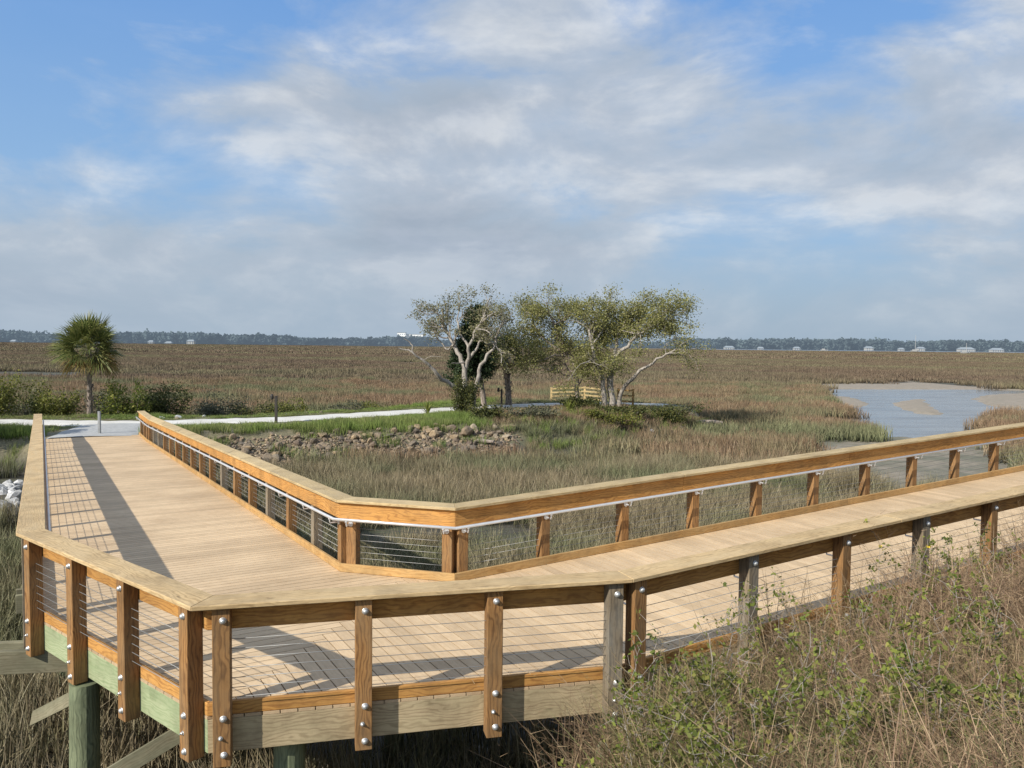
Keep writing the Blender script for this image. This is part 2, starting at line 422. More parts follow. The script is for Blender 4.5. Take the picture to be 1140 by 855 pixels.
# left arm: polygon pieces convex enough to clip strip by strip
mit = unit(eu + ev); mo = inE[2] * .5 + inE[3] * .5
left_poly = [inE[0], inE[1], inE[2], inE[3], inE[3] + eu * 1.0, O + eu * 1.0, O, ouE[2], ouE[1], ouE[0]]
right_poly = [inE[4], ouE[5], ouE[4], O, O + ev * 1.0, inE[2] + ev * 1.0, inE[2], inE[3]]
full = [inE[0], inE[1], inE[2], inE[3], inE[4], ouE[5], ouE[4], ouE[3], ouE[2], ouE[1], ouE[0]]
uvof = lambda p: (float(np.dot(p - O, eu)), float(np.dot(p - O, ev)))
vmax = max(uvof(p)[1] for p in (inE[0], ouE[0])); vmin = min(uvof(p)[1] for p in full)
umax = max(uvof(p)[0] for p in (inE[4], ouE[5])); umin = min(uvof(p)[0] for p in full)
mbL, mbR = MB(), MB()
def tri_clip(strip_clips, region):
    p = list(region)
    for n, c in strip_clips:
        p = clip(p, n, c)
        if len(p) < 3: return []
    return p
# the deck outline as convex quads, so that clipping stays exact
quads_ = [[inE[0], ouE[0], ouE[1], inE[1]], [inE[1], ouE[1], ouE[2], inE[2]], [inE[2], ouE[2], O], [inE[2], O, inE[3]], [inE[3], O, ouE[4]], [inE[3], ouE[4], ouE[5], inE[4]]]
o_u, o_v = float(np.dot(O, eu)), float(np.dot(O, ev))
def strip_outline(clips):
    """union of the clipped quads as one polygon (convex hull of the pieces: they are contiguous along a strip)"""
    pts = []
    for q in quads_:
        c = tri_clip(clips, q)
        if len(c) >= 3: pts += [tuple(p) for p in c]
    if len(pts) < 3: return []
    pts = sorted(set((round(a, 5), round(b, 5)) for a, b in pts))
    def half(ps):
        h = []
        for p in ps:
            while len(h) >= 2 and (h[-1][0] - h[-2][0]) * (p[1] - h[-2][1]) - (h[-1][1] - h[-2][1]) * (p[0] - h[-2][0]) <= 1e-9: h.pop()
            h.append(p)
        return h
    lo, hi = half(pts), half(pts[::-1])
    return [np.array(p) for p in lo[:-1] + hi[:-1]]
tone = lambda: random.uniform(.87, 1.06)
k0 = math.floor(vmin / W); k1 = math.ceil(vmax / W)
for k in range(k0, k1 + 1):
    a, b = k * W + g + o_v, (k + 1) * W - g + o_v
    ucap = (k + 1) * W - g
    clips = [(ev, b), (-ev, -a), (eu, ucap + o_u)]
    if k * W > 4.2: clips = [(ev, b), (-ev, -a), (eu, o_u + 4.2)] if False else clips
    # past the inner corner the strip must not reach the right arm
    if k * W > uvof(inE[2])[1]: clips[2] = (eu, min(ucap, uvof(inE[2])[0] + 1.0) + o_u)
    plank(mbL, strip_outline(clips), eu, tone())
k0 = math.floor(umin / W); k1 = math.ceil(umax / W)
for k in range(k0, k1 + 1):
    a, b = k * W + g + o_u, (k + 1) * W - g + o_u
    clips = [(eu, b), (-eu, -a), (ev, k * W - g + o_v)]
    plank(mbR, strip_outline(clips), ev, tone())
dl = mbL.build('decking', M['deck'], boardwalk); dr = mbR.build('decking', M['deck'], boardwalk)

def tone_rim(): pass
for pts, sign, nseg in ((IN, 1, 4), (OUT, -1, 5)):
    for i in range(nseg):
        mb = MB(); run_seg(mb, pts, sign, i, RIM[0], RIM[1], step=4.4)
        mb.build('rim_board', M['rim_green'] if (sign == -1 and i in (0, 1, 2)) else M['rim'], boardwalk, bevel=.003)

# joists (a sparse set under the planks), cap beams, piles, braces
def frame_member(p0, p1, z0, z1, th, name='joist', mat='beam', lab=None):
    mb = MB(); d = unit(np.array(p1) - np.array(p0)); n = np.array([-d[1], d[0]])
    a, b = np.array(p0), np.array(p1)
    c = []
    for p, zz in ((a, deckz(a)), (b, deckz(b))):
        c += [(*(p - n * th), zz + z0), (*(p + n * th), zz + z0), (*(p + n * th), zz + z1), (*(p - n * th), zz + z1)]
    mb.hexa(c); o = mb.build(name, M[mat], boardwalk, bevel=.003)
    return o
for j in range(1, 6):
    f = j / 6
    a = OUT[1] * f + IN[1] * (1 - f); b = OUT[2] * f + IN[2] * (1 - f); frame_member(a, b, -.26, -.03, .02)
    a = OUT[4] * f + IN[3] * (1 - f); b = OUT[5] * f + IN[4] * (1 - f); frame_member(a, b, -.26, -.03, .02)
    a = OUT[2] * (1 - f) + OUT[3] * f; b = IN[2] * (1 - f) + IN[3] * f; frame_member(a + unit(b - a) * .1, b - unit(b - a) * .1, -.26, -.03, .02)
GR = lambda x, y: 0.0
def pile(x, y, r=.135, top=None, rot=0):
    mb = MB(); t = (deckz((x, y)) - .325) if top is None else top
    zs = np.linspace(-.6, t, 7)
    mb.tube([(x + .004 * k, y, z) for k, z in enumerate(zs)], [r * 1.06, r * 1.04, r * 1.03, r * 1.02, r * 1.01, r, r * .99], 18)
    return mb.build('pile', M['pile'], boardwalk, smooth=False)
def bent(a, b, over=.35):
    """two piles under a double cap beam, with a cross brace"""
    a, b = np.array(a), np.array(b); d = unit(b - a); n = np.array([-d[1], d[0]])
    for s in (-1, 1):
        mb = MB(); z = min(deckz(a), deckz(b)) - .455
        mb.beam((*(a - d * over + n * s * .155), z), (*(b + d * over + n * s * .155), z), (*(n * .04), 0), (0, 0, .13))
        mb.build('cap_beam', M['beam'], boardwalk, bevel=.004)
    for p in (a + d * .25, b - d * .25): pile(p[0], p[1], .13, deckz(p) - .34)
    mb = MB(); q0, q1 = a + d * .3 + n * .22, b - d * .3 + n * .22
    mb.beam((*q0, deckz(q0) - .75), (*q1, .35), (*(n * .02), 0), (0, 0, .09)); mb.build('brace', M['beam'], boardwalk, bevel=.003)
for t in (2.6, 6.4, 10.2, 14.0, 17.8, 21.6): bent(Bp + dL * t - nL * .05, Bp + dL * t + nL * 3.5)
for t in (3.2, 7.0, 10.8, 14.6, 18.4): bent(Cp + dR * t - nR * .05, Cp + dR * t + nR * 3.4)
# the corner seen from the front: pile under the short rail, projecting beam, braces
_d = unit(OUT[3] - OUT[2]); _p = OUT[2] + _d * (.09 + (np.linalg.norm(OUT[3] - OUT[2]) - .18) / 3) + np.array([_d[1], -_d[0]]) * .12; pile(_p[0], _p[1], .145, CAMZ - HD - .375)
pile(-2.0, 7.05, .14); pile(1.0, 7.95, .14); pile(-1.5, 10.2, .13)
mb = MB(); z = CAMZ - HD - .46
mb.beam((-6.05, 8.83, z), (-3.1, 9.25, z), (.01, -.04, 0), (0, 0, .13)); mb.beam((-6.02, 9.12, z), (-3.1, 9.55, z), (.01, -.04, 0), (0, 0, .13))
mb.build('cap_beam', M['beam'], boardwalk, bevel=.004)
mb = MB(); mb.beam((-2.95, 7.35, 1.70), (-4.75, 7.15, .62), (.0, .02, 0), (.03, 0, .11)); mb.build('brace', M['beam'], boardwalk, bevel=.003)
mb = MB(); mb.beam((-4.4, 8.35, 1.62), (-5.6, 9.2, .85), (.012, .017, 0), (.02, 0, .09)); mb.build('brace', M['beam'], boardwalk, bevel=.003)

# ------------------------------------------------------------------ railings
rail_in = thing('railing', 'inner timber railing with pale round handrail and steel cables, facing the low trees', 'railing', (*Bp, deckz(Bp)))
rail_out = thing('railing', 'outer timber railing nearest the camera with bolted posts, weathered cap and steel cables', 'railing', (*Gl, CAMZ - HD))
for root, pts, sign, nseg in ((rail_in, IN, 1, 4), (rail_out, OUT, -1, 5)):
    for i in range(nseg):
        mb = MB(); run_seg(mb, pts, sign, i, CAP[0], CAP[1], step=3.7); mb.build('cap_rail', M['cap'] if sign == 1 else M['cap_outer'], root, bevel=.006)
        mb = MB(); run_seg(mb, pts, sign, i, TOP[0], TOP[1], step=3.7); mb.build('top_rail', M['rail'], root, bevel=.004)
        mb = MB(); run_seg(mb, pts, sign, i, CURB[0], CURB[1], step=3.7); mb.build('kerb_rail', M['curb'] if sign == 1 else M['rail'], root, bevel=.004)
        # cables through the post centres
        L = np.linalg.norm(pts[i + 1] - pts[i]); d_ = unit(pts[i + 1] - pts[i]); n_ = np.array([-d_[1], d_[0]]) * sign; A = {i: pts[i] + n_ * .163 + d_ * .1, i + 1: pts[i + 1] + n_ * .163 - d_ * .1}
        for k in range(7):
            z = .185 + k * .0835
            mb = MB(); mb.tube([(*(A[i] * (1 - f) + A[i + 1] * f), deckz(pts[i] * (1 - f) + pts[i + 1] * f) + z) for f in (0.0, .25, .5, .75, 1.0)], .0032, 6)
            mb.build('cable', M['steel'], root, smooth=True)
# handrails
def handrail(root, pts, sign, i0, i1):
    A = offset_poly(pts, -.045, sign); P = []
    for i in range(i0, i1 + 1): P.append((*A[i], deckz(pts[i]) + RH - .262))
    mb = MB(); mb.tube(P, .0215, 12); return mb.build('handrail', M['handrail'], root, smooth=True)
handrail(rail_in, IN, 1, 0, 4); handrail(rail_out, OUT, -1, 0, 2); handrail(rail_out, OUT, -1, 4, 5)
def posts_on(root, pts, sign, i, dist, bolts=None, mats=('post',), brk=False):
    a, b = pts[i], pts[i + 1]; d = unit(b - a); n = np.array([-d[1], d[0]]) * sign
    for t in dist:
        p = a + d * t; mt = random.choice(mats)
        po = make_post(root, p, d, n, deckz(p), M[mt], bolts=bolts)
        if brk: bracket(po, p, d, n, deckz(p))
Lb = np.linalg.norm(IN[2] - IN[1]); Lbc = np.linalg.norm(Cp - Bp)
posts_on(rail_in, IN, 1, 0, [T_END - T_FLAT - .12, .25][::-1] + [1.5], brk=True)
posts_on(rail_in, IN, 1, 1, [Lb - .17] + [Lb - 1.47 - 1.457 * k for k in range(16) if Lb - 1.47 - 1.457 * k > .3], mats=('post', 'post', 'post', 'post_grey'), brk=True)
posts_on(rail_in, IN, 1, 2, [.17, Lbc - .15], brk=True)
posts_on(rail_in, IN, 1, 3, [.17] + [1.48 + 1.425 * k for k in range(13)], mats=('post',), brk=True)
BO = [(.875, 'big', .01), (.03, 'big', .012), (-.13, 'small', -.01), (-.28, 'big', .012)]
LF = np.linalg.norm(OUT[2] - OUT[1]); LFG = np.linalg.norm(OUT[3] - OUT[2]); LGK = np.linalg.norm(OUT[4] - OUT[3])
posts_on(rail_out, OUT, -1, 0, [.12, 1.5])
posts_on(rail_out, OUT, -1, 1, [LF - .1 - 1.457 * k for k in range(16) if LF - .1 - 1.457 * k > .2], mats=('post', 'post_grey'), brk=False)
posts_on(rail_out, OUT, -1, 2, [.10, .09 + (LFG - .18) / 3, .09 + (LFG - .18) * 2 / 3, LFG - .085], bolts=BO)
posts_on(rail_out, OUT, -1, 3, [.085, .09 + (LGK - .18) / 3, .09 + (LGK - .18) * 2 / 3], bolts=BO)
posts_on(rail_out, OUT, -1, 3, [LGK - .10], bolts=BO, mats=('post_grey',))
for k in range(12):
    posts_on(rail_out, OUT, -1, 4, [.10 + (1.49 if k else 0) * 1 + max(0, k - 1) * 1.47], bolts=BO if k < 6 else None, mats=('post_grey',) if k in (1, 3, 6) else ('post',), brk=True)

# ------------------------------------------------------------------ ground
ISLET = [(-75, 24), (-40, 27.5), (-24, 29.6), (-19.6, 30.6), (-14, 31.5), (-10, 33), (-5, 35), (-2, 36.2), (1, 36.8), (4.5, 40), (8.5, 44.5), (12.5, 48.6), (14.0, 52), (12.5, 58), (6, 61), (-4, 59.5), (-11, 50.5), (-16, 46), (-26, 44.5), (-40, 44), (-75, 42)]
CREEK = [(43.1, 118.3), (64.9, 122.9), (66.3, 107.1), (90.8, 110.5), (160, 118), (230, 100), (230, 50), (90, 50), (60, 57.5), (44, 61.5), (37.4, 61.7), (31.2, 52.1), (20.5, 30.5), (16.0, 27.6), (11.8, 31.5), (14.2, 38.1), (16.6, 45.1), (18.8, 46.1), (20.8, 45.9), (21.8, 50.2), (22.9, 54.7), (22.9, 59.3), (26.1, 61.2), (28.4, 70.0), (34.3, 89.6)]
BARS = [[(34.7, 88.1), (37.4, 88.5), (35.0, 78.6), (31.9, 73.6), (30.2, 78.0)], [(37.9, 79.0), (44.4, 86.6), (42.7, 82.2), (35.2, 65.4), (34.0, 67.0), (35.4, 73.0)], [(49.7, 86.0), (56.0, 94.8), (64.0, 99.7), (72, 98.9), (60, 82), (49, 74.5), (46.0, 74.2), (46.4, 77.8)], [(43, 119), (66, 124), (67, 109), (40, 104)], [(11, 31), (15, 26.5), (22, 30.5), (27, 43), (24, 49), (16, 45)]]
PATH = [(-75, 33.5), (-45, 36.8), (-26, 38.7), (-18.5, 38.5), (-11.6, 41.6), (-5.5, 47.2), (-.5, 51.6), (3, 54.0), (8, 55.0), (10.5, 54)]
def sdpoly(x, y, poly):
    """signed distance, positive inside (arrays)"""
    x, y = np.asarray(x, float), np.asarray(y, float); d = np.full(x.shape, 1e9); ins = np.zeros(x.shape, bool)
    for (x0, y0), (x1, y1) in zip(poly, poly[1:] + poly[:1]):
        ex, ey = x1 - x0, y1 - y0; t = np.clip(((x - x0) * ex + (y - y0) * ey) / (ex * ex + ey * ey), 0, 1)
        d = np.minimum(d, np.hypot(x - x0 - t * ex, y - y0 - t * ey))
        c = ((y0 > y) != (y1 > y)); xi = x0 + (y - y0) * ex / (ey if ey else 1e-9); ins ^= c & (x < xi)
    return np.where(ins, d, -d)
def dline(x, y, line):
    x, y = np.asarray(x, float), np.asarray(y, float); d = np.full(x.shape, 1e9)
    for (x0, y0), (x1, y1) in zip(line[:-1], line[1:]):
        ex, ey = x1 - x0, y1 - y0; t = np.clip(((x - x0) * ex + (y - y0) * ey) / (ex * ex + ey * ey), 0, 1)
        d = np.minimum(d, np.hypot(x - x0 - t * ex, y - y0 - t * ey))
    return d
def sst(a, b, v): t = np.clip((v - a) / (b - a), 0, 1); return t * t * (3 - 2 * t)
_vn = rng.random((64, 64))
def vnoise(x, y):
    xi, yi = np.floor(x).astype(int), np.floor(y).astype(int); fx, fy = x - xi, y - yi
    fx, fy = fx * fx * (3 - 2 * fx), fy * fy * (3 - 2 * fy); g_ = lambda a, b: _vn[a % 64, b % 64]
    return (g_(xi, yi) * (1 - fx) + g_(xi + 1, yi) * fx) * (1 - fy) + (g_(xi, yi + 1) * (1 - fx) + g_(xi + 1, yi + 1) * fx) * fy
def fbm(x, y, s=1.0, o=4):
    x = np.asarray(x, float) * s; y = np.asarray(y, float) * s; v = 0; a = .5
    for k in range(o): v = v + a * vnoise(x * 2 ** k + 17.3 * k, y * 2 ** k + 9.1 * k); a *= .5
    return v
WATER_Z = -.10
def bank_z(x, y):
    q = (x - OUT[4][0]) * nR[0] + (y - OUT[4][1]) * nR[1]      # distance in front of the right-hand outer rail
    base = CAMZ - 3.80 + .28 * q + .035 * np.maximum(0, (x - OUT[4][0]))
    m = sst(-.9, 1.6, x) * sst(-2.8, -.2, q) * sst(-30, -12, -np.hypot(x, y))
    return np.where(m > 0, base * m, -9.0)
def ground_z(x, y):
    x, y = np.asarray(x, float), np.asarray(y, float)
    n = fbm(x, y, .35); z = .02 + .16 * (n - .45)
    z = np.maximum(z, -.03)
    s = sdpoly(x, y, ISLET); iz = 1.27 * sst(-.3, 3.6, s) + .18 * (fbm(x, y, .8) - .45) * sst(0, 2, s)
    mound = .0 * np.exp(-(((x - 6) / 5) ** 2 + ((y - 47) / 4) ** 2))
    dp = dline(x, y, PATH); iz = np.where(s > 0, iz + mound, iz)
    flat = sst(2.6, 1.4, dp); iz = iz * (1 - flat) + 1.27 * flat * (s > -1)
    dd = dline(x, y, [tuple(IN[0] * .5 + OUT[0] * .5), (-18.5, 38.5)]); fl = sst(3.0, 1.9, dd) * (y > 31.5)
    iz = iz * (1 - fl) + 1.26 * fl
    z = np.maximum(z, np.where(s > -1.0, iz, -9))
    c = sdpoly(x, y, CREEK) + (fbm(x, y, .5) - .47) * 1.6
    b = np.full(x.shape, -9.0)
    for p in BARS: b = np.maximum(b, sdpoly(x, y, p))
    b = b + (fbm(x, y, .45) - .47) * 1.6
    cz = -.34 * sst(-.4, 2.2, c); cz = np.where(b > -1.2, np.maximum(cz, -.34 + .30 * sst(-1.2, .9, b)), cz)
    z = np.where(c > -.4, np.minimum(z, z * 0 + cz + .02), z)
    return np.maximum(z, bank_z(x, y))
def axis(fine0, fine1, step, far, grow=1.16):
    a = list(np.arange(fine0, fine1 + step, step)); s = step
    while a[-1] < far: s *= grow; a.append(a[-1] + s)
    b = [fine0]; s = step
    while b[-1] > -far: s *= grow; b.append(b[-1] - s)
    return np.array(b[:0:-1] + a)
gx = axis(-34, 42, .42, 3200); gy = axis(1, 100, .42, 3200)
gy = gy[gy > -400]
X, Y = np.meshgrid(gx, gy); Z = ground_z(X.ravel(), Y.ravel())
Z = np.where(np.hypot(X.ravel(), Y.ravel()) > 420, 0.0, Z)
nx, ny = len(gx), len(gy); idx = np.arange(nx * ny).reshape(ny, nx)
F = np.stack([idx[:-1, :-1], idx[:-1, 1:], idx[1:, 1:], idx[1:, :-1]], -1).reshape(-1, 4)
me = quads_mesh('marsh_ground', np.stack([X.ravel(), Y.ravel(), Z], 1), F)
me.polygons.foreach_set('use_smooth', [True] * len(me.polygons))
m, nt, b = new_mat('marsh_mud')
tc = N(nt, 'TexCoord').outputs['Object']; sep = N(nt, 'SeparateXYZ'); nt.links.new(tc, sep.inputs[0])
far = mapping(nt, tc, (.012, .05, 1)); n1 = noise(nt, far, 1, 6, .65); n2 = noise(nt, mapping(nt, tc, (.1, .3, 1)), 1, 6, .7); n3 = noise(nt, tc, 1.8, 7, .7); n4 = noise(nt, tc, 14, 5, .7)
grassy = ramp(nt, n2, [(.3, (.085, .065, .05)), (.5, (.165, .125, .09)), (.7, (.25, .19, .13))])
grassy = mix(nt, ramp(nt, n1, [(.48, (0, 0, 0)), (.62, (1, 1, 1))]), grassy, (.15, .16, .09))
mud = ramp(nt, n3, [(.3, (.035, .032, .026)), (.5, (.075, .068, .052)), (.66, (.12, .11, .088))])
mud = mix(nt, math_(nt, 'MULTIPLY', ramp(nt, n2, [(.5, (0, 0, 0)), (.62, (1, 1, 1))]), .5), mud, (.10, .12, .06))
mudpale = ramp(nt, n3, [(.3, (.19, .165, .12)), (.6, (.31, .265, .20))])  # the paler tan mud of the creek bed and bars
low = math_(nt, 'LESS_THAN', sep.outputs['Z'], .0)
farf = N(nt, 'MapRange'); setin(farf, From_Min=110, From_Max=260); nt.links.new(sep.outputs['Y'], farf.inputs[0])
high = N(nt, 'MapRange'); setin(high, From_Min=.35, From_Max=.9); nt.links.new(sep.outputs['Z'], high.inputs[0])
soil = ramp(nt, n4, [(.3, (.10, .085, .05)), (.5, (.17, .15, .085)), (.7, (.30, .26, .17))])
c = mix(nt, high.outputs[0], mud, soil)
wet = ramp(nt, noise(nt, mapping(nt, tc, (.5, .5, 1)), 1, 4), [(.42, (0, 0, 0)), (.55, (1, 1, 1))])
creekmud = mix(nt, math_(nt, 'MULTIPLY', wet, .6), mudpale, (.12, .13, .085))
c = mix(nt, low, c, mix(nt, .9, mud, creekmud)); c = mix(nt, farf.outputs[0], c, grassy)
bars = N(nt, 'MapRange'); setin(bars, From_Min=48, From_Max=62); nt.links.new(sep.outputs['Y'], bars.inputs[0])
c = mix(nt, math_(nt, 'MULTIPLY', math_(nt, 'MULTIPLY', low, bars.outputs[0]), .7), c, ramp(nt, n3, [(.3, (.27, .22, .165)), (.6, (.38, .32, .25))]))
nt.links.new(c, b.inputs['Base Color']); b.inputs['Roughness'].default_value = .75; b.inputs['Specular IOR Level'].default_value = .3
bump(nt, b, n3, .7, .08)
tag(link('marsh_ground', me, m), kind='structure')

# creek water
m, nt, b = new_mat('creek_water')
tc = N(nt, 'TexCoord').outputs['Object']
w1 = noise(nt, mapping(nt, tc, (1.1, 3.2, 1), rot=(0, 0, .35)), 1.6, 4, .6); w2 = noise(nt, mapping(nt, tc, (.08, .3, 1)), 1, 3)
cc = ramp(nt, w2, [(.35, (.15, .16, .165)), (.65, (.20, .205, .20))])
nt.links.new(cc, b.inputs['Base Color']); setin(b, Roughness=.12, IOR=1.33); b.inputs['Specular IOR Level'].default_value = .6
bump(nt, b, w1, .8, .02)
nt.links.new(ramp(nt, noise(nt, mapping(nt, tc, (.12, .5, 1)), 1, 5, .6), [(.4, (.06,) * 3), (.6, (.28,) * 3)]), b.inputs['Roughness'])
me = quads_mesh('creek_water', [(8, 24, WATER_Z - .045), (260, 24, WATER_Z - .045), (260, 140, WATER_Z - .045), (8, 140, WATER_Z - .045)], [(0, 1, 2, 3)])
tag(link('creek_water', me, m), kind='structure')

# gravel path, as a sheet that follows the ground
def strip_sheet(name, line, half, mat, lift, res=.5, edge=.17):
    P = [np.array(p, float) for p in line]; pts = []
    for a, b_ in zip(P[:-1], P[1:]):
        n_ = max(1, int(np.linalg.norm(b_ - a) / res))
        for k in range(n_): pts.append(a + (b_ - a) * k / n_)
    pts.append(P[-1]); pts = np.array(pts)
    for _ in range(6): pts[1:-1] = (pts[:-2] + pts[2:] + 2 * pts[1:-1]) / 4
    V = []; mC = 9
    for i, p in enumerate(pts):
        d = unit(pts[min(i + 1, len(pts) - 1)] - pts[max(i - 1, 0)]); n_ = np.array([-d[1], d[0]])
        h = half + edge * math.sin(i * 1.7) + edge * random.uniform(-1, 1)
        for k in range(mC):
            q = p + n_ * h * (2 * k / (mC - 1) - 1)
            V.append((q[0], q[1], 1.27 + lift + (.04 * (1 - abs(2 * k / (mC - 1) - 1)) - (.12 if k in (0, mC - 1) else 0))))
    idx = np.arange(len(V)).reshape(-1, mC); F = np.stack([idx[:-1, :-1], idx[:-1, 1:], idx[1:, 1:], idx[1:, :-1]], -1).reshape(-1, 4)
    me = quads_mesh(name, V, F[:, ::-1]); return tag(link(name, me, mat), kind='structure')
m, nt, b = new_mat('crushed_shell'); tc = N(nt, 'TexCoord').outputs['Object']
a_ = ramp(nt, noise(nt, tc, 22, 6, .8), [(.3, (.50, .48, .43)), (.6, (.78, .76, .70))]); a_ = mix(nt, .7, a_, ramp(nt, noise(nt, tc, .8, 5, .6), [(.35, (.75, .73, .7)), (.6, (1, 1, 1))]), 'MULTIPLY')
nt.links.new(a_, b.inputs['Base Color']); b.inputs['Roughness'].default_value = .9
strip_sheet('gravel_path', PATH, 1.45, m, .02)
m2, nt, b = new_mat('concrete_landing'); tc = N(nt, 'TexCoord').outputs['Object']
nt.links.new(ramp(nt, noise(nt, tc, 5, 7, .7), [(.3, (.30, .30, .29)), (.65, (.46, .46, .44))]), b.inputs['Base Color']); b.inputs['Roughness'].default_value = .85
e0 = IN[0] * .5 + OUT[0] * .5
strip_sheet('concrete_path', [tuple(e0 + (e0 - np.array([-18.5, 38.5])) * -.0), (-18.3, 35.6), (-18.7, 38.2)], 1.95, m2, .028, edge=.03)

# ------------------------------------------------------------------ grasses (ground cover: stuff)
def blades(name, n, rad, h, w, lean=.35, mat=None, curve=.5, twigs=0, hvar=.35, seg=3):
    """a clump of separate tapered blades, UV v = height along the blade"""
    V, F, UV = [], [], []
    for _ in range(n):
        r = rad * math.sqrt(random.random()); a = random.uniform(0, 2 * PI); x, y = r * math.cos(a), r * math.sin(a)
        hh = h * random.uniform(1 - hvar, 1 + hvar * .6); la = random.uniform(0, 2 * PI); ln = abs(random.gauss(0, lean)) * hh
        fa = random.uniform(0, PI); wx, wy = math.cos(fa) * w / 2, math.sin(fa) * w / 2
        base = len(V)
        for k in range(seg):
            t = k / seg; o_ = ln * (t * (1 - curve) + curve * t * t); ww = 1 - .35 * t
            cx, cy, cz = x + math.cos(la) * o_, y + math.sin(la) * o_, hh * (t - .12 * curve * t * t) - .03
            V += [(cx - wx * ww, cy - wy * ww, cz), (cx + wx * ww, cy + wy * ww, cz)]; UV += [(0, t), (1, t)]
        V += [(x + math.cos(la) * ln - wx * .15, y + math.sin(la) * ln, hh * (1 - .12 * curve)), (x + math.cos(la) * ln + wx * .15, y + math.sin(la) * ln, hh * (1 - .12 * curve))]; UV += [(0, 1), (1, 1)]
        for k in range(seg): F.append((base + 2 * k, base + 2 * k + 1, base + 2 * k + 3, base + 2 * k + 2))
        for _t in range(twigs):     # side twigs on the dry stems
            t = random.uniform(.3, .97); o_ = ln * (t * (1 - curve) + curve * t * t); p = (x + math.cos(la) * o_, y + math.sin(la) * o_, hh * (t - .12 * curve * t * t) - .03)
            ta = random.uniform(0, 2 * PI); tl = hh * random.uniform(.06, .22) * (1.25 - t); up = random.uniform(.2, 1.1) * tl; b2 = len(V); tw = w * .3
            V += [(p[0], p[1], p[2] - tw), (p[0], p[1], p[2] + tw), (p[0] + math.cos(ta) * tl, p[1] + math.sin(ta) * tl, p[2] + up + tw * .4), (p[0] + math.cos(ta) * tl, p[1] + math.sin(ta) * tl, p[2] + up - tw * .4)]
            UV += [(0, t), (0, t), (1, 1), (1, 1)]; F.append((b2, b2 + 1, b2 + 2, b2 + 3))
            if random.random() < .5:
                V += [V[b2 + 2], V[b2 + 3], (V[b2 + 2][0] + .4 * tl * math.cos(ta + 1), V[b2 + 2][1] + .4 * tl * math.sin(ta + 1), V[b2 + 2][2] + .3 * tl), (V[b2 + 3][0] + .4 * tl * math.cos(ta + 1), V[b2 + 3][1] + .4 * tl * math.sin(ta + 1), V[b2 + 3][2] + .3 * tl + .001)]
                UV += [(0, t), (0, t), (1, 1), (1, 1)]; F.append((b2 + 4, b2 + 5, b2 + 7, b2 + 6))
    me = quads_mesh(name, V, F, UV); me.materials.append(mat); return me
def scatter(name, P, scl, rotz, tilt, meshes, label, cat=None, surf=None):
    """one object of kind stuff: a point mesh whose geometry nodes put a clump on each point"""
    c = bpy.data.collections.new(name + '_clumps')
    for i, me in enumerate(meshes): c.objects.link(bpy.data.objects.new('%s_clump' % name, me))
    me = bpy.data.meshes.new(name); P = np.asarray(P, dtype=np.float32); n = len(P)
    me.vertices.add(n); me.vertices.foreach_set('co', P.ravel())
    a = me.attributes.new('rot', 'FLOAT_VECTOR', 'POINT'); a.data.foreach_set('vector', np.stack([rng.normal(0, tilt, n), rng.normal(0, tilt, n), rotz], 1).astype(np.float32).ravel())
    a = me.attributes.new('scl', 'FLOAT_VECTOR', 'POINT'); a.data.foreach_set('vector', np.asarray(scl, dtype=np.float32).ravel())
    a = me.attributes.new('pick', 'INT', 'POINT'); a.data.foreach_set('value', rng.integers(0, len(meshes), n).astype(np.int32))
    o = bpy.data.objects.new(name, me); COL.objects.link(o); tag(o, label, cat, kind='stuff')
    ng = bpy.data.node_groups.new(name, 'GeometryNodeTree')
    ng.interface.new_socket('Geometry', in_out='INPUT', socket_type='NodeSocketGeometry'); ng.interface.new_socket('Geometry', in_out='OUTPUT', socket_type='NodeSocketGeometry')
    gi, go = ng.nodes.new('NodeGroupInput'), ng.nodes.new('NodeGroupOutput')
    io = ng.nodes.new('GeometryNodeInstanceOnPoints'); ci = ng.nodes.new('GeometryNodeCollectionInfo')
    ci.inputs['Collection'].default_value = c; ci.inputs['Separate Children'].default_value = True; ci.inputs['Reset Children'].default_value = True
    def na(nm, dt):
        q = ng.nodes.new('GeometryNodeInputNamedAttribute'); q.data_type = dt; q.inputs['Name'].default_value = nm; return q.outputs['Attribute']
    L = ng.links.new
    L(gi.outputs[0], io.inputs['Points']); L(ci.outputs[0], io.inputs['Instance']); io.inputs['Pick Instance'].default_value = True
    L(na('pick', 'INT'), io.inputs['Instance Index']); L(na('rot', 'FLOAT_VECTOR'), io.inputs['Rotation']); L(na('scl', 'FLOAT_VECTOR'), io.inputs['Scale'])
    L(io.outputs[0], go.inputs[0])
    md = o.modifiers.new('clumps', 'NODES'); md.node_group = ng
    return o
def frustum_pts(n, y0, y1, half=.78, pad=3):
    """uniform over the ground seen from the boardwalk corner, between two distances"""
    y = np.sqrt(rng.uniform(y0 * y0, y1 * y1, n)); x = rng.uniform(-1, 1, n) * (y * half + pad); return x, y
deckpoly = [tuple(p) for p in (ouE[0], ouE[1], ouE[2], ouE[3], ouE[4], ouE[5], inE[4], inE[3], inE[2], inE[1], inE[0])]
deckpoly = [(float(a), float(b)) for a, b in deckpoly]
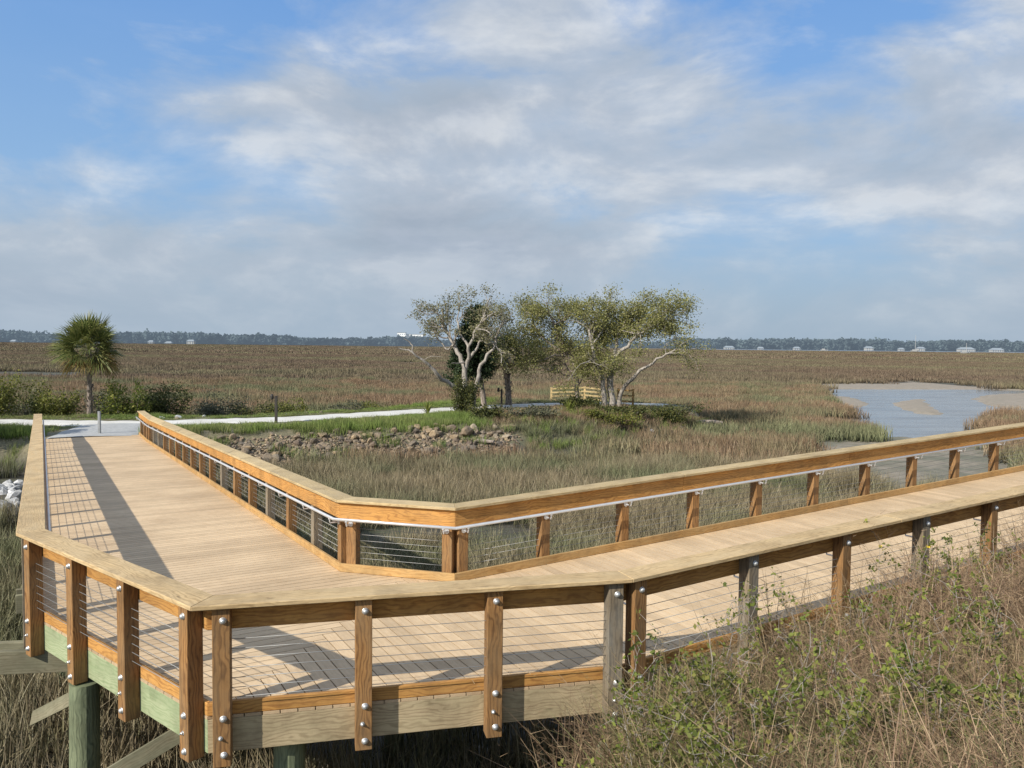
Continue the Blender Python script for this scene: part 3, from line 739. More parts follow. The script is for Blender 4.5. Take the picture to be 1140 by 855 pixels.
def marsh_keep(x, y, dens_near=True):
    k = sdpoly(x, y, ISLET) < -.2 + .6 * (fbm(x, y, .6) - .5)
    c = sdpoly(x, y, CREEK) + (fbm(x, y, .5) - .47) * 1.6
    k &= (c < .5)
    z = ground_z(x, y); k &= z > -.08
    dk = sdpoly(x, y, deckpoly)
    k &= (dk < .1) | ((dk < 2.2) & (x < -3.4) & (y < 16)) | ((dk < 3.3) & (x < 2.4) & (y < 10.5))                                     # little grows in the shade of the deck
    k &= bank_z(x, y) < .35
    qn = (x - Bp[0]) * nL[0] + (y - Bp[1]) * nL[1]; qd = (x - Bp[0]) * dL[0] + (y - Bp[1]) * dL[1]; k &= ~((qn > 3.5) & (qn < 7.2) & (qd > 15.5) & (qd < 25))          # stones lie here
    return k, z
near = [blades('marsh_grass', 48, .34, .72, .015, .36, M['marsh_near'], .5) for _ in range(4)] + [blades('marsh_grass', 40, .3, .6, .014, .75, M['marsh_near'], .8) for _ in range(2)]
x, y = frustum_pts(10500, 6, 34); k, z = marsh_keep(x, y)
bare = fbm(x, y, .28); k &= (bare > .34) | ((x < -3) & (y < 16))
k &= ~((np.hypot(x + .3, y - 13.0) < 2.6) & (rng.random(len(x)) < .85))
x, y, z = x[k], y[k], z[k]; h = .45 + 1.2 * fbm(x, y, .5)
s = np.stack([rng.uniform(.8, 1.2, len(x)), rng.uniform(.8, 1.2, len(x)), h * rng.uniform(.85, 1.15, len(x))], 1)
scatter('marsh_grass', np.stack([x, y, z], 1), s, rng.uniform(0, 6.28, len(x)), .08, near, 'grey green and russet marsh grass growing behind and beside the boardwalk', 'marsh grass')
mid = [blades('marsh_grass', 70, .7, .75, .034, .32, M['marsh'], .45) for _ in range(4)]
x, y = frustum_pts(15000, 33, 105); k, z = marsh_keep(x, y)
k &= fbm(x + 40, y, .22) > .30
x, y, z = x[k], y[k], z[k]; h = .35 + 1.3 * fbm(x, y, .25)
s = np.stack([rng.uniform(.8, 1.3, len(x)), rng.uniform(.8, 1.3, len(x)), h * rng.uniform(.85, 1.15, len(x))], 1)
scatter('marsh_grass', np.stack([x, y, z], 1), s, rng.uniform(0, 6.28, len(x)), .07, mid, 'russet marsh grass around the small island and along the creek', 'marsh grass')
farb = [blades('marsh_grass', 110, 2.2, .8, .09, .25, M['marsh_far'], .45, seg=2) for _ in range(4)]
x, y = frustum_pts(16000, 95, 330, .72); k, z = marsh_keep(x, y)
k &= fbm(x * .5, y, .09) > .30
x, y, z = x[k], y[k], z[k]; h = .25 + 1.3 * fbm(x * .5, y, .09)
s = np.stack([rng.uniform(.8, 1.5, len(x)), rng.uniform(.8, 1.3, len(x)), h], 1)
scatter('marsh_grass', np.stack([x, y, z], 1), s, rng.uniform(0, 6.28, len(x)), .05, farb, 'brown marsh grass stretching away beyond the island', 'marsh grass')
fb2 = [blades('marsh_grass', 90, 7, .9, .35, .2, M['marsh_far'], .45, seg=2) for _ in range(3)]
x, y = frustum_pts(9000, 320, 1150, .7); k = fbm(x * .3, y, .02) > .3
x, y = x[k], y[k]; h = .4 + .9 * fbm(x * .3, y, .02)
s = np.stack([rng.uniform(.9, 1.8, len(x)), rng.uniform(.8, 1.3, len(x)), h], 1)
scatter('marsh_grass', np.stack([x, y, x * 0], 1), s, rng.uniform(0, 6.28, len(x)), .03, fb2, 'distant brown marsh running to the far shore', 'marsh grass')

# grass on the island and on the near bank
lawn = [blades('bank_grass', 70, .38, .34, .014, .45, M['lawn'], .6) for _ in range(4)]
x, y = rng.uniform(-42, 15, 13000), rng.uniform(26, 62, 13000); s_ = sdpoly(x, y, ISLET); dp = dline(x, y, PATH); z = ground_z(x, y)
dpc = dline(x, y, [tuple(e0), (-18.3, 35.6), (-18.7, 38.2)])
k = (s_ > .5) & (dp > 1.4) & (dpc > 1.95) & (sdpoly(x, y, deckpoly) < -.15) & (fbm(x, y, .4) > .24)
rocky = (s_ < 2.6 + .9 * (fbm(x, y, .5) - .5)) & (y < 41) & (x > -40)
k &= ~(rocky & (x < .8) & (rng.random(len(x)) < .88))
x, y, z, dp = x[k], y[k], z[k], dp[k]; front = sst(2.6, 5.0, dp)
h = (.28 + 1.0 * front) * (.6 + .9 * fbm(x, y, .5))
s = np.stack([rng.uniform(.8, 1.3, len(x)), rng.uniform(.8, 1.3, len(x)), h], 1)
east = x + 2.5 * (fbm(x, y, .5) - .5) > -1.6; rz = rng.uniform(0, 6.28, len(x))
scrub = [blades('bank_grass', 60, .38, .34, .015, .6, M['marsh'], .7) for _ in range(3)] + lawn[:1]
scatter('bank_grass', np.stack([x, y, z], 1)[east], s[east], rz[east], .15, scrub, 'dull olive and straw grass on the slope under the island trees', 'grass')
x, y, z, s = x[~east], y[~east], z[~east], s[~east]
scatter('bank_grass', np.stack([x, y, z], 1), s, rz[~east], .1, lawn, 'green grass along the gravel path and over the island bank', 'grass')

dry = [blades('dry_brush', 30, .30, .95, .007, .4, M['dry'], .5, twigs=9, seg=4) for _ in range(5)] + [blades('dry_brush', 24, .25, .75, .007, .8, M['dry'], .75, twigs=8, seg=4) for _ in range(3)]
wild = [blades('bank_grass', 60, .28, .5, .007, .55, M['wild'], .8, seg=4) for _ in range(3)]
def bank_pts(n, y1=15):
    x, y = rng.uniform(-.6, 14, n), rng.uniform(1.6, y1, n)
    q = (x - OUT[4][0]) * nR[0] + (y - OUT[4][1]) * nR[1]; z = ground_z(x, y)
    k = (q > .25) & (z > .45) & (np.hypot(x, y) > 2.3) & (x < .95 * y + 1)
    return x[k], y[k], z[k], q[k]
def brush_h(x, y, q):
    """taller towards the right end, lower against the corner"""
    return .70 + .6 * (fbm(x, y, .7) - .4) + .22 * sst(2, 6, x) + .15 * sst(2.5, .8, q)
x, y, z, q = bank_pts(3000); h = brush_h(x, y, q)
s = np.stack([rng.uniform(.8, 1.3, len(x)), rng.uniform(.8, 1.3, len(x)), h * rng.uniform(.75, 1.2, len(x))], 1)
scatter('dry_brush', np.stack([x, y, z], 1), s, rng.uniform(0, 6.28, len(x)), .14, dry, 'tangle of dry brown stems covering the bank in front of the boardwalk', 'brush')
x, y, z, q = bank_pts(2600)
s = np.stack([rng.uniform(.8, 1.3, len(x)), rng.uniform(.8, 1.3, len(x)), rng.uniform(.6, 1.15, len(x))], 1)
scatter('bank_grass', np.stack([x, y, z], 1), s, rng.uniform(0, 6.28, len(x)), .12, wild, 'green and straw coloured grass among the dry stems of the bank', 'grass')

# ------------------------------------------------------------------ leaves, shrubs, trees
def leaf_cloud(C, size, elong=1.6, up=.3, out=None, cup=False):
    """one diamond leaf per centre; returns V, F"""
    C = np.asarray(C, float); n = len(C)
    nrm = rng.normal(0, 1, (n, 3)); nrm[:, 2] += up
    nrm /= np.linalg.norm(nrm, axis=1)[:, None]
    t = rng.normal(0, 1, (n, 3)); t -= nrm * (t * nrm).sum(1)[:, None]; t /= np.linalg.norm(t, axis=1)[:, None]
    b_ = np.cross(nrm, t); s = (size * rng.uniform(.6, 1.3, n))[:, None]
    V = np.stack([C - t * s * elong / 2, C + b_ * s / 2 - t * s * .1, C + t * s * elong / 2, C - b_ * s / 2 - t * s * .1], 1).reshape(-1, 3)
    return V, np.arange(4 * n).reshape(-1, 4)
def leaf_obj(name, C, size, mat, parent, elong=1.6, up=.3):
    V, F = leaf_cloud(C, size, elong, up); V = V - np.array(parent.location)
    me = quads_mesh(name, V, F); me.materials.append(mat); o = bpy.data.objects.new(name, me); COL.objects.link(o); o.parent = parent
    return o
def tubes_obj(name, chains, mat, parent, n=7):
    mb = MB(); off = Vector(parent.location)
    for pts, rad in chains: mb.tube([Vector(p) - off for p in pts], rad, n if max(rad) > .03 else 4, cap=False)
    o = mb.build(name, mat, None, smooth=True); o.parent = parent; return o
def wiggle(p0, p1, r0, r1, n=5, amp=.12, sag=0):
    p0, p1 = np.array(p0, float), np.array(p1, float); L = np.linalg.norm(p1 - p0); out = []
    off = rng.normal(0, amp * L * .5, 3)
    for k in range(n + 1):
        t = k / n; p = p0 + (p1 - p0) * t + off * math.sin(PI * t) + (rng.normal(0, amp * L * .16, 3) if 0 < k < n else 0)
        p[2] += sag * 4 * t * (1 - t); out.append(p)
    return out, list(np.linspace(r0, r1, n + 1))
def branch(chains, tips, p, d, L, r, lvl, spread=.8, up=.25, kids=(3, 4)):
    d = d / np.linalg.norm(d); end = p + d * L; pts, rad = wiggle(p, end, r, max(.006, r * .55), 4, .16); chains.append((pts, rad))
    if lvl == 0: tips.append((pts[-1], L)); tips.append((pts[-2], L)); return
    for _ in range(random.randint(*kids)):
        t = random.uniform(.4, 1.0); i = min(4, max(1, int(t * 4))); nd = d + rng.normal(0, spread, 3) * .8; nd[2] += up
        branch(chains, tips, pts[i], nd, L * random.uniform(.5, .75), rad[i] * .6, lvl - 1, spread, up, kids)
def grow_tree(root, limbs, trunkmat, leafmat, leaves, size, lvl=2, blen=.9, spread=.8, up=.3, kids=(3, 4), clump=.28, sparse=None, leafmat2=None):
    """limbs: list of (points, r0, r1, sprout_from, lvl) given in plan/height metres"""
    trunk, limb, tips = [], [], []
    for j, (pts, r0, r1, sf, lv) in enumerate(limbs):
        P = [np.array(p, float) for p in pts]; Q = [P[0]]
        for a, b_ in zip(P[:-1], P[1:]):
            for k in range(1, 4): Q.append(a + (b_ - a) * k / 3 + (rng.normal(0, .05, 3) * np.linalg.norm(b_ - a) if k < 3 else 0))
        R = list(np.linspace(r0, r1, len(Q))); trunk.append((Q, R))
        n = len(Q)
        for i in range(n):
            if i / (n - 1) < sf: continue
            for _ in range(random.choice((1, 1, 2))):
                d = Q[min(i + 1, n - 1)] - Q[max(i - 1, 0)]; d = d / np.linalg.norm(d) * .6 + rng.normal(0, .75, 3); d[2] += up
                branch(limb, tips, Q[i], d, blen * random.uniform(.6, 1.25) * (1 if lv > 0 else .5), R[i] * .5 + .008, max(0, lv - 1) if lv else 0, spread, up, kids)
    tubes_obj('trunk', trunk, trunkmat, root, 9)
    if limb: tubes_obj('branch', limb, trunkmat, root, 5)
    if leaves and tips:
        T = np.array([t[0] for t in tips]); keep = np.ones(len(T), bool)
        if sparse is not None: keep = np.array([sparse(p) > random.random() for p in T])
        T = T[keep]; idx = rng.integers(0, len(T), leaves)
        C = T[idx] + rng.normal(0, clump, (leaves, 3)) * np.array([1, 1, .7])
        leaf_obj('crown', C, size, leafmat, root, 1.5, .5)
    return root
def gz(x, y): return float(ground_z(np.array([x]), np.array([y]))[0])

def shrub(name, label, cat, x, y, rx, ry, h, n, size, mat, group=None, stems=9, shell=.55, z=None):
    z = gz(x, y) if z is None else z; r = thing(name, label, cat, (x, y, z), group)
    ch, C = [], []
    for _ in range(stems):
        a = random.uniform(0, 2 * PI); q = random.uniform(.3, .9)
        e = np.array([x + math.cos(a) * rx * q, y + math.sin(a) * ry * q, z + h * random.uniform(.6, .98)])
        pts, rad = wiggle((x + random.uniform(-.1, .1) * rx, y + random.uniform(-.1, .1) * ry, z - .05), e, .018, .005, 5, .15); ch.append((pts, rad))
        for _ in range(4):
            s0 = pts[random.randint(2, 5)]; p2, r2 = wiggle(s0, s0 + rng.normal(0, .22, 3) * np.array([rx, ry, h * .8]) + np.array([0, 0, .1 * h]), .007, .003, 3, .2); ch.append((p2, r2)); C.append(p2[-1]); C.append(p2[-2])
        C += [pts[-1], pts[-2], pts[-3]]
    C = np.array(C); lobes = C[rng.integers(0, len(C), n)] + rng.normal(0, .13, (n, 3)) * np.array([rx, ry, h * .9])
    lobes[:, 2] = np.maximum(lobes[:, 2], z + .02)
    tubes_obj('stem', ch, M['twig'], r, 4); leaf_obj('foliage', lobes, size, mat, r, 1.5, .4)
    return r

# --- fan palm
def fan(V, F, base, d, L, nleaf, width, droop, fold=.5):
    """one costapalmate leaf: petiole then a fan of narrow leaflets"""
    d = d / np.linalg.norm(d); side = np.cross(d, [0, 0, 1.0]); side /= max(1e-6, np.linalg.norm(side)); upv = np.cross(side, d); ro = random.uniform(-1.15, 1.15); side, upv = side * math.cos(ro) + upv * math.sin(ro), upv * math.cos(ro) - side * math.sin(ro)
    pl = L * .48; hub = base + d * pl + np.array([0, 0, -.05 * L * droop])
    b0 = len(V); w = .018
    V += [base - side * w, base + side * w, hub + side * w * .6, hub - side * w * .6]; F.append((b0, b0 + 1, b0 + 2, b0 + 3))
    for k in range(nleaf):
        a = (k / (nleaf - 1) - .5) * 2 * 1.75 + random.uniform(-.05, .05); l = L * .62 * (1 - .22 * abs(a) / 1.75) * random.uniform(.88, 1.08)
        q = d * math.cos(a) + side * math.sin(a) + upv * (fold * (abs(math.sin(a)) - .3)); q /= np.linalg.norm(q)
        m1 = hub + q * l * .55 + np.array([0, 0, -.06 * l * droop]); e = hub + q * l * .96 + np.array([0, 0, -(.22 + random.uniform(0, .22)) * l * droop]); ws = np.cross(q, upv); ws /= max(1e-6, np.linalg.norm(ws)); ws = ws * width / 2
        b0 = len(V); V += [hub - ws * .3, hub + ws * .3, m1 + ws, m1 - ws, e + ws * .12, e - ws * .12]; F.append((b0, b0 + 1, b0 + 2, b0 + 3)); F.append((b0 + 3, b0 + 2, b0 + 4, b0 + 5))
def palm(label, x, y, th, tr, crown, L, nf, mats, boots=True, group=None, drymat='palm_leaf_dry', lean=(0, 0), zc=None, dead=.3, name='palm_tree'):
    z = gz(x, y); r = thing(name, label, 'palm tree', (x, y, z), group); top = z + th
    mb = MB(); n = 16; pts = [(lean[0] * (k / n) ** 1.5, lean[1] * (k / n) ** 1.5, -.1 + (th + .15) * k / n) for k in range(n + 1)]
    mb.tube(pts, [tr * (1.25 - .4 * min(1, k / 4) + .1 * random.uniform(-1, 1)) for k in range(n + 1)], 12)
    o = mb.build('trunk', M['bark_palm'], None); o.parent = r
    if boots:
        mb = MB()
        for k in range(46):
            zz = th * random.uniform(.18, 1.0); a = k * 2.4; f = (zz / th) ** 1.5
            p = Vector((lean[0] * f + math.cos(a) * tr * .85, lean[1] * f + math.sin(a) * tr * .85, zz)); q = p + Vector((math.cos(a) * .10, math.sin(a) * .10, .16))
            s_ = Vector((-math.sin(a), math.cos(a), 0)) * .045; mb.beam(p, q, s_, Vector((math.cos(a), math.sin(a), 0)) * .012)
        o = mb.build('leaf_base', M['bark_palm'], None); o.parent = r
    c0 = np.array([lean[0], lean[1], th]); Vg, Fg, Vd, Fd = [], [], [], []
    for k in range(nf):
        t = (k + .5) / nf; el = math.radians(84 - 118 * t ** .85); a = k * 2.39996 + random.uniform(-.2, .2)
        d = np.array([math.cos(a) * math.cos(el), math.sin(a) * math.cos(el), math.sin(el)])
        isdry = t > 1 - dead * random.uniform(.5, 1.2)
        fan(Vd if isdry else Vg, Fd if isdry else Fg, c0 + np.array([0, 0, .25 * (1 - t) * crown]), d, L * random.uniform(.85, 1.08) * (.86 if isdry else 1), 24, .06, .2 + .6 * t + (.7 if isdry else 0))
    for nm, V, F, mt in (('crown', Vg, Fg, mats), ('dead_frond', Vd, Fd, drymat)):
        if V:
            me = quads_mesh(nm, V, F); me.materials.append(M[mt]); o = bpy.data.objects.new(nm, me); COL.objects.link(o); o.parent = r
    return r
palm('tall fan palm with a round crown and hanging brown fronds beyond the boardwalk end', -22.6, 42.7, 3.75, .15, 1.0, 2.0, 74, 'palm_leaf', dead=.3)
palm('short dark fan palm leaning among the island trees', -.2, 52.6, 3.1, .22, .8, 1.75, 34, 'palmetto_leaf', dead=.18, lean=(-.25, 0))
# dark evergreen behind the pale tree
z0 = gz(-1.9, 49.6)
ce = thing('evergreen_tree', 'dark green evergreen with a reddish trunk behind the pale branching tree', 'tree', (-1.9, 49.6, z0))
tubes_obj('trunk', [wiggle((-1.7, 49.6, z0 - .1), (-2.3, 49.8, z0 + 5.2), .19, .05, 6, .05)], M['bark_brown'], ce, 9)
C = []; 
for k in range(420):
    t = random.random(); rr = (1.5 * (1 - t * .72)) * random.uniform(.35, 1); a = random.uniform(0, 2 * PI)
    C.append((-2.55 + .25 * t + rr * math.cos(a) * 1.15, 49.7 + rr * math.sin(a), z0 + 1.9 + 4.3 * t + random.uniform(-.2, .2)))
C = np.array(C); C = C[rng.integers(0, len(C), 15000)] + rng.normal(0, .15, (15000, 3)); leaf_obj('crown', C, .10, M['cedar_leaf'], ce, 2.2, .2)
# the pale, sparsely leaved tree on the left of the island
bx, by = -2.95, 46.6; zb = gz(bx, by)
def P3(u, v, Y):       # helper in metres: sideways, height, distance read off the plan
    return ((u - 570) * Y / 890, Y, CAMZ - (v - (376.3 + .0118 * u)) * Y / 890)
t1 = thing('oak_tree', 'pale grey tree with bare twisting limbs and thin foliage, leftmost on the island', 'tree', (bx, by, zb))
Y = 46.8
L1 = [([P3(517, 470, Y), P3(514, 440, Y), P3(517, 410, Y)], .24, .15, 1.1, 0),
      ([P3(517, 410, Y), P3(512, 395, Y), P3(505, 384, Y + .3), P3(499, 372, Y + .5), P3(492, 360, Y + .8), P3(486, 348, Y + 1)], .15, .05, .4, 2),
      ([P3(517, 412, Y), P3(522, 398, Y - .3), P3(521, 385, Y - .5), P3(527, 370, Y - .6), P3(535, 358, Y - .9), P3(541, 350, Y - 1)], .13, .035, .45, 2),
      ([P3(522, 398, Y), P3(529, 390, Y + .4), P3(533, 380, Y + .6), P3(545, 377, Y + .9), P3(553, 366, Y + 1)], .10, .03, .5, 2),
      ([P3(527, 452, Y), P3(530, 430, Y - .2), P3(533, 412, Y - .4), P3(542, 394, Y - .6), P3(551, 384, Y - .7), P3(553, 372, Y - .8), P3(560, 360, Y - .8)], .15, .03, .6, 2),
      ([P3(527, 466, Y), P3(527, 452, Y)], .2, .15, 1.1, 0),
      ([P3(515, 436, Y), P3(502, 428, Y - .6), P3(488, 418, Y - 1.2), P3(481, 410, Y - 1.5), P3(470, 400, Y - 1.8), P3(459, 392, Y - 2), P3(443, 387, Y - 2.2)], .15, .03, 1.1, 0),
      ([P3(459, 392, Y - 2), P3(459, 384, Y - 2), P3(454, 379, Y - 2.1), P3(449, 376, Y - 2.2)], .05, .015, 1.1, 0),
      ([P3(470, 400, Y - 1.8), P3(480, 396, Y - 1.9), P3(492, 397, Y - 1.9)], .03, .01, 1.1, 0),
      ([P3(519, 404, Y), P3(510, 404, Y - .6), P3(502, 404, Y - 1)], .05, .015, 1.1, 0),
      ([P3(505, 384, Y), P3(496, 388, Y + .9), P3(488, 378, Y + 1.3), P3(478, 366, Y + 1.4)], .06, .02, .5, 2),
      ([P3(521, 385, Y), P3(512, 372, Y + .2), P3(508, 356, Y + .4), P3(510, 342, Y + .4)], .08, .02, .5, 2)]
grow_tree(t1, L1, M['bark_pale'], M['oak_leaf_dry'], 8200, .07, lvl=2, blen=1.1, spread=.85, up=.38, kids=(3, 5), clump=.2)
# middle tree
z0 = gz(4.1, 49.5); t2 = thing('oak_tree', 'green leafy oak in the middle of the island group with a dark slender trunk', 'tree', (4.1, 49.5, z0))
Y = 49.8
L2 = [([P3(643, 466, Y), P3(643, 440, Y), P3(640, 415, Y), P3(632, 395, Y), P3(620, 375, Y)], .17, .08, .62, 2),
      ([P3(632, 395, Y), P3(615, 385, Y), P3(598, 372, Y + .5), P3(592, 358, Y + .6), P3(590, 346, Y + .5)], .08, .03, .3, 2),
      ([P3(632, 395, Y), P3(610, 398, Y - .6), P3(590, 404, Y - .9), P3(578, 398, Y - 1)], .07, .025, .4, 2),
      ([P3(620, 375, Y), P3(614, 355, Y - .4), P3(606, 345, Y - .5)], .08, .03, .2, 2),
      ([P3(620, 375, Y), P3(628, 355, Y + .6), P3(634, 347, Y + .7)], .08, .03, .3, 2),
      ([P3(640, 415, Y), P3(652, 398, Y + .5), P3(656, 378, Y + .8), P3(652, 358, Y + .8)], .08, .03, .3, 2),
      ([P3(642, 430, Y), P3(655, 415, Y - 1), P3(668, 405, Y - 1.4), P3(676, 412, Y - 1.6)], .06, .02, .2, 2),
      ([P3(640, 415, Y), P3(620, 400, Y + .8), P3(600, 392, Y + 1.2), P3(584, 384, Y + 1.2)], .07, .02, .2, 2),
      ([P3(641, 420, Y), P3(622, 412, Y - .8), P3(606, 410, Y - 1)], .05, .02, .4, 1)]
grow_tree(t2, L2, M['bark_brown'], M['oak_leaf'], 29000, .07, blen=1.25, up=.12, kids=(4, 5), clump=.3)
# right-hand tree with two long pale limbs
z0 = gz(6.8, 48.6); t3 = thing('oak_tree', 'spreading oak with several trunks and two long pale limbs reaching right', 'tree', (6.8, 48.6, z0))
Y = 48.8
L3 = [([P3(684, 466, Y), P3(681, 440, Y), P3(680, 415, Y), P3(683, 398, Y)], .24, .15, 1.1, 0),
      ([P3(676, 466, Y), P3(673, 440, Y - .3), P3(668, 412, Y - .4), P3(660, 390, Y - .5), P3(655, 368, Y - .4), P3(658, 355, Y)], .18, .05, .5, 2),
      ([P3(683, 398, Y), P3(694, 388, Y - .4), P3(706, 376, Y - .6), P3(718, 367, Y - .8), P3(729, 360, Y - .8), P3(741, 357, Y - .9)], .13, .03, .4, 2),
      ([P3(690, 445, Y), P3(700, 425, Y - .7), P3(712, 412, Y - 1.1), P3(727, 404, Y - 1.4), P3(741, 394, Y - 1.6), P3(757, 391, Y - 1.7), P3(766, 389, Y - 1.8)], .13, .02, .62, 1),
      ([P3(692, 466, Y), P3(690, 445, Y)], .2, .14, 1.1, 0),
      ([P3(683, 398, Y), P3(686, 378, Y + .4), P3(694, 358, Y + .8), P3(700, 350, Y + .9)], .12, .03, .3, 2),
      ([P3(681, 402, Y), P3(672, 385, Y + .9), P3(672, 362, Y + 1.3), P3(678, 352, Y + 1.2)], .1, .03, .3, 2),
      ([P3(706, 376, Y), P3(708, 360, Y + .4), P3(718, 352, Y + .6), P3(730, 346, Y + .6)], .06, .02, .3, 2),
      ([P3(729, 360, Y - .8), P3(742, 356, Y - .8), P3(753, 357, Y - .8), P3(763, 361, Y - .7)], .04, .015, .2, 1),
      ([P3(668, 412, Y), P3(658, 400, Y - 1.2), P3(646, 405, Y - 1.6)], .06, .02, .2, 2),
      ([P3(741, 394, Y - 1.6), P3(742, 382, Y - 1.6), P3(752, 376, Y - 1.6)], .03, .012, .3, 1)]
grow_tree(t3, L3, M['bark_pale'], M['oak_leaf'], 34000, .07, blen=1.25, up=.1, kids=(4, 5), clump=.3)

z0 = gz(-26.4, 29.6); t4 = thing('oak_tree', 'unseen oak left of the boardwalk end, added to shade the concrete landing', 'tree', (-26.4, 29.6, z0))  # out of view, added to cast shade over the landing
L4 = [([(-26.4, 29.6, z0 - .1), (-26.3, 29.7, z0 + 1.6), (-26.0, 29.8, z0 + 3.2)], .2, .14, 1.1, 0), ([(-26.0, 29.8, z0 + 3.2), (-25.2, 29.9, z0 + 4.4), (-24.6, 30.1, z0 + 5.6)], .13, .04, .2, 2), ([(-26, 29.8, z0 + 3.2), (-26.6, 29.8, z0 + 4.5), (-27, 29.6, z0 + 5.6)], .12, .04, .2, 2), ([(-26.2, 29.7, z0 + 2.8), (-26.2, 30.5, z0 + 4.1), (-26.0, 31.2, z0 + 5.2)], .1, .03, .3, 2)]
grow_tree(t4, L4, M['bark_brown'], M['oak_leaf'], 20000, .09, blen=1.0, up=.28, kids=(3, 5), clump=.2)

# --- shrubs and small plants
G = 'shrubs along the far side of the path'
shrub('shrub', 'yellow green shrub at the left edge behind the gravel path', 'shrub', -27.6, 42.6, 1.6, 1.3, 2.3, 4200, .085, M['shrub_leaf_yellow'], G)
shrub('shrub', 'olive and gold shrub directly left of the tall fan palm', 'shrub', -24.7, 43.6, 1.6, 1.1, 1.9, 4600, .08, M['shrub_leaf_yellow'], G)
shrub('shrub', 'grey green low shrub between the left edge shrub and the palm', 'shrub', -26.6, 44.9, 1.5, 1.2, 1.5, 2800, .08, M['shrub_leaf_grey'], G)
shrub('shrub', 'bright green shrub directly right of the palm trunk', 'shrub', -20.9, 43.6, 1.3, 1.0, 1.9, 3800, .08, M['weed_leaf'], G)
shrub('shrub', 'tall dark green shrub right of the palm, behind the railing end', 'shrub', -19.4, 45.0, 1.7, 1.2, 2.35, 5200, .08, M['shrub_leaf'], G)
shrub('shrub', 'grey twiggy shrub right of the tall dark one', 'shrub', -17.3, 46.6, 1.5, 1.2, 1.6, 2800, .08, M['shrub_leaf_grey'], G)
shrub('shrub', 'small green shrub just left of the dark path post', 'shrub', -13.2, 47.9, 1.1, .9, 1.2, 2200, .08, M['shrub_leaf_yellow'], G)
shrub('shrub', 'low dull shrub behind the dark path post', 'shrub', -10.8, 50.6, 1.6, 1.1, 1.1, 2400, .08, M['shrub_leaf_grey'], G)
for (x_, y_, rx_, h_, mt, lb) in ((-29.6, 44.8, 1.6, 1.5, 'shrub_leaf_grey', 'grey scrub at the far left edge behind the path'), (-22.9, 45.6, 1.5, 1.4, 'shrub_leaf_grey', 'grey green scrub behind the trunk of the tall fan palm'),
        (-24.0, 48.4, 2.2, 1.7, 'shrub_leaf_grey', 'broad dull scrub in the marsh edge behind the palm'), (-18.0, 49.0, 2.3, 1.7, 'shrub_leaf_grey', 'broad grey scrub in the marsh edge right of the palm'), (-15.2, 48.2, 1.7, 1.3, 'shrub_leaf', 'rounded dark scrub between the palm shrubs and the dark path post'),
        (-28.6, 48.0, 2.0, 1.7, 'shrub_leaf', 'dark scrub in the marsh edge at the far left'), (-8.6, 52.5, 1.8, 1.0, 'shrub_leaf_yellow', 'low yellow green scrub behind the path left of the pale tree')):
    shrub('shrub', lb, 'shrub', x_, y_, rx_, rx_ * .7, h_, 3600, .08, M[mt], G)
G = 'bushes under the island trees'
shrub('shrub', 'dense dark green bush at the foot of the pale tree', 'shrub', -2.6, 44.0, .95, .9, 1.75, 7000, .07, M['shrub_leaf'], G, 12)
shrub('shrub', 'spreading dark bush at the foot of the middle oak', 'shrub', 4.2, 47.2, 1.3, 1.0, .85, 3600, .09, M['shrub_leaf'], G)
shrub('shrub', 'low green bush below the trunks of the right oak', 'shrub', 6.6, 46.4, 1.6, 1.0, .6, 3600, .08, M['shrub_leaf'], G)
shrub('shrub', 'wide green bush at the right end of the island', 'shrub', 9.6, 47.8, 1.6, 1.1, 1.0, 4200, .08, M['shrub_leaf'], G)
shrub('shrub', 'yellow green scrub on the slope in front of the middle oak', 'shrub', 5.2, 44.2, 1.9, 1.0, .6, 3200, .08, M['shrub_leaf_yellow'], G)
shrub('shrub', 'grey green scrub on the slope between the pale tree and the middle oak', 'shrub', 1.0, 42.2, 1.8, 1.0, .7, 2600, .08, M['shrub_leaf_grey'], G)
shrub('shrub', 'small dark scrub hanging over the stones below the pale tree', 'shrub', -1.2, 41.0, 1.0, .8, .7, 2000, .08, M['shrub_leaf'], G)
def yucca(label, x, y, h, n=26, mat='weed_leaf'):
    z = gz(x, y); r = thing('yucca', label, 'plant', (x, y, z)); V, F = [], []
    for k in range(n):
        a = random.uniform(0, 2 * PI); el = random.uniform(.5, 1.45); d = np.array([math.cos(a) * math.cos(el), math.sin(a) * math.cos(el), math.sin(el)])
        b_ = np.array([0, 0, h * .25 * random.random()]); l = h * random.uniform(.6, .9); s_ = np.array([-math.sin(a), math.cos(a), 0]) * .03
        i = len(V); m1 = b_ + d * l * .5; e = b_ + d * l - np.array([0, 0, .12 * l]); V += [b_ - s_, b_ + s_, m1 + s_, m1 - s_, e + s_ * .1, e - s_ * .1]; F += [(i, i + 1, i + 2, i + 3), (i + 3, i + 2, i + 4, i + 5)]
    me = quads_mesh('foliage', V, F); me.materials.append(M[mat]); o = bpy.data.objects.new('foliage', me); COL.objects.link(o); o.parent = r; return r
yucca('spiky yucca beside the path left of the pale tree', -4.7, 44.6, 1.1)
yucca('spiky green yucca at the foot of the middle oak', 3.3, 45.6, 1.0, 40)

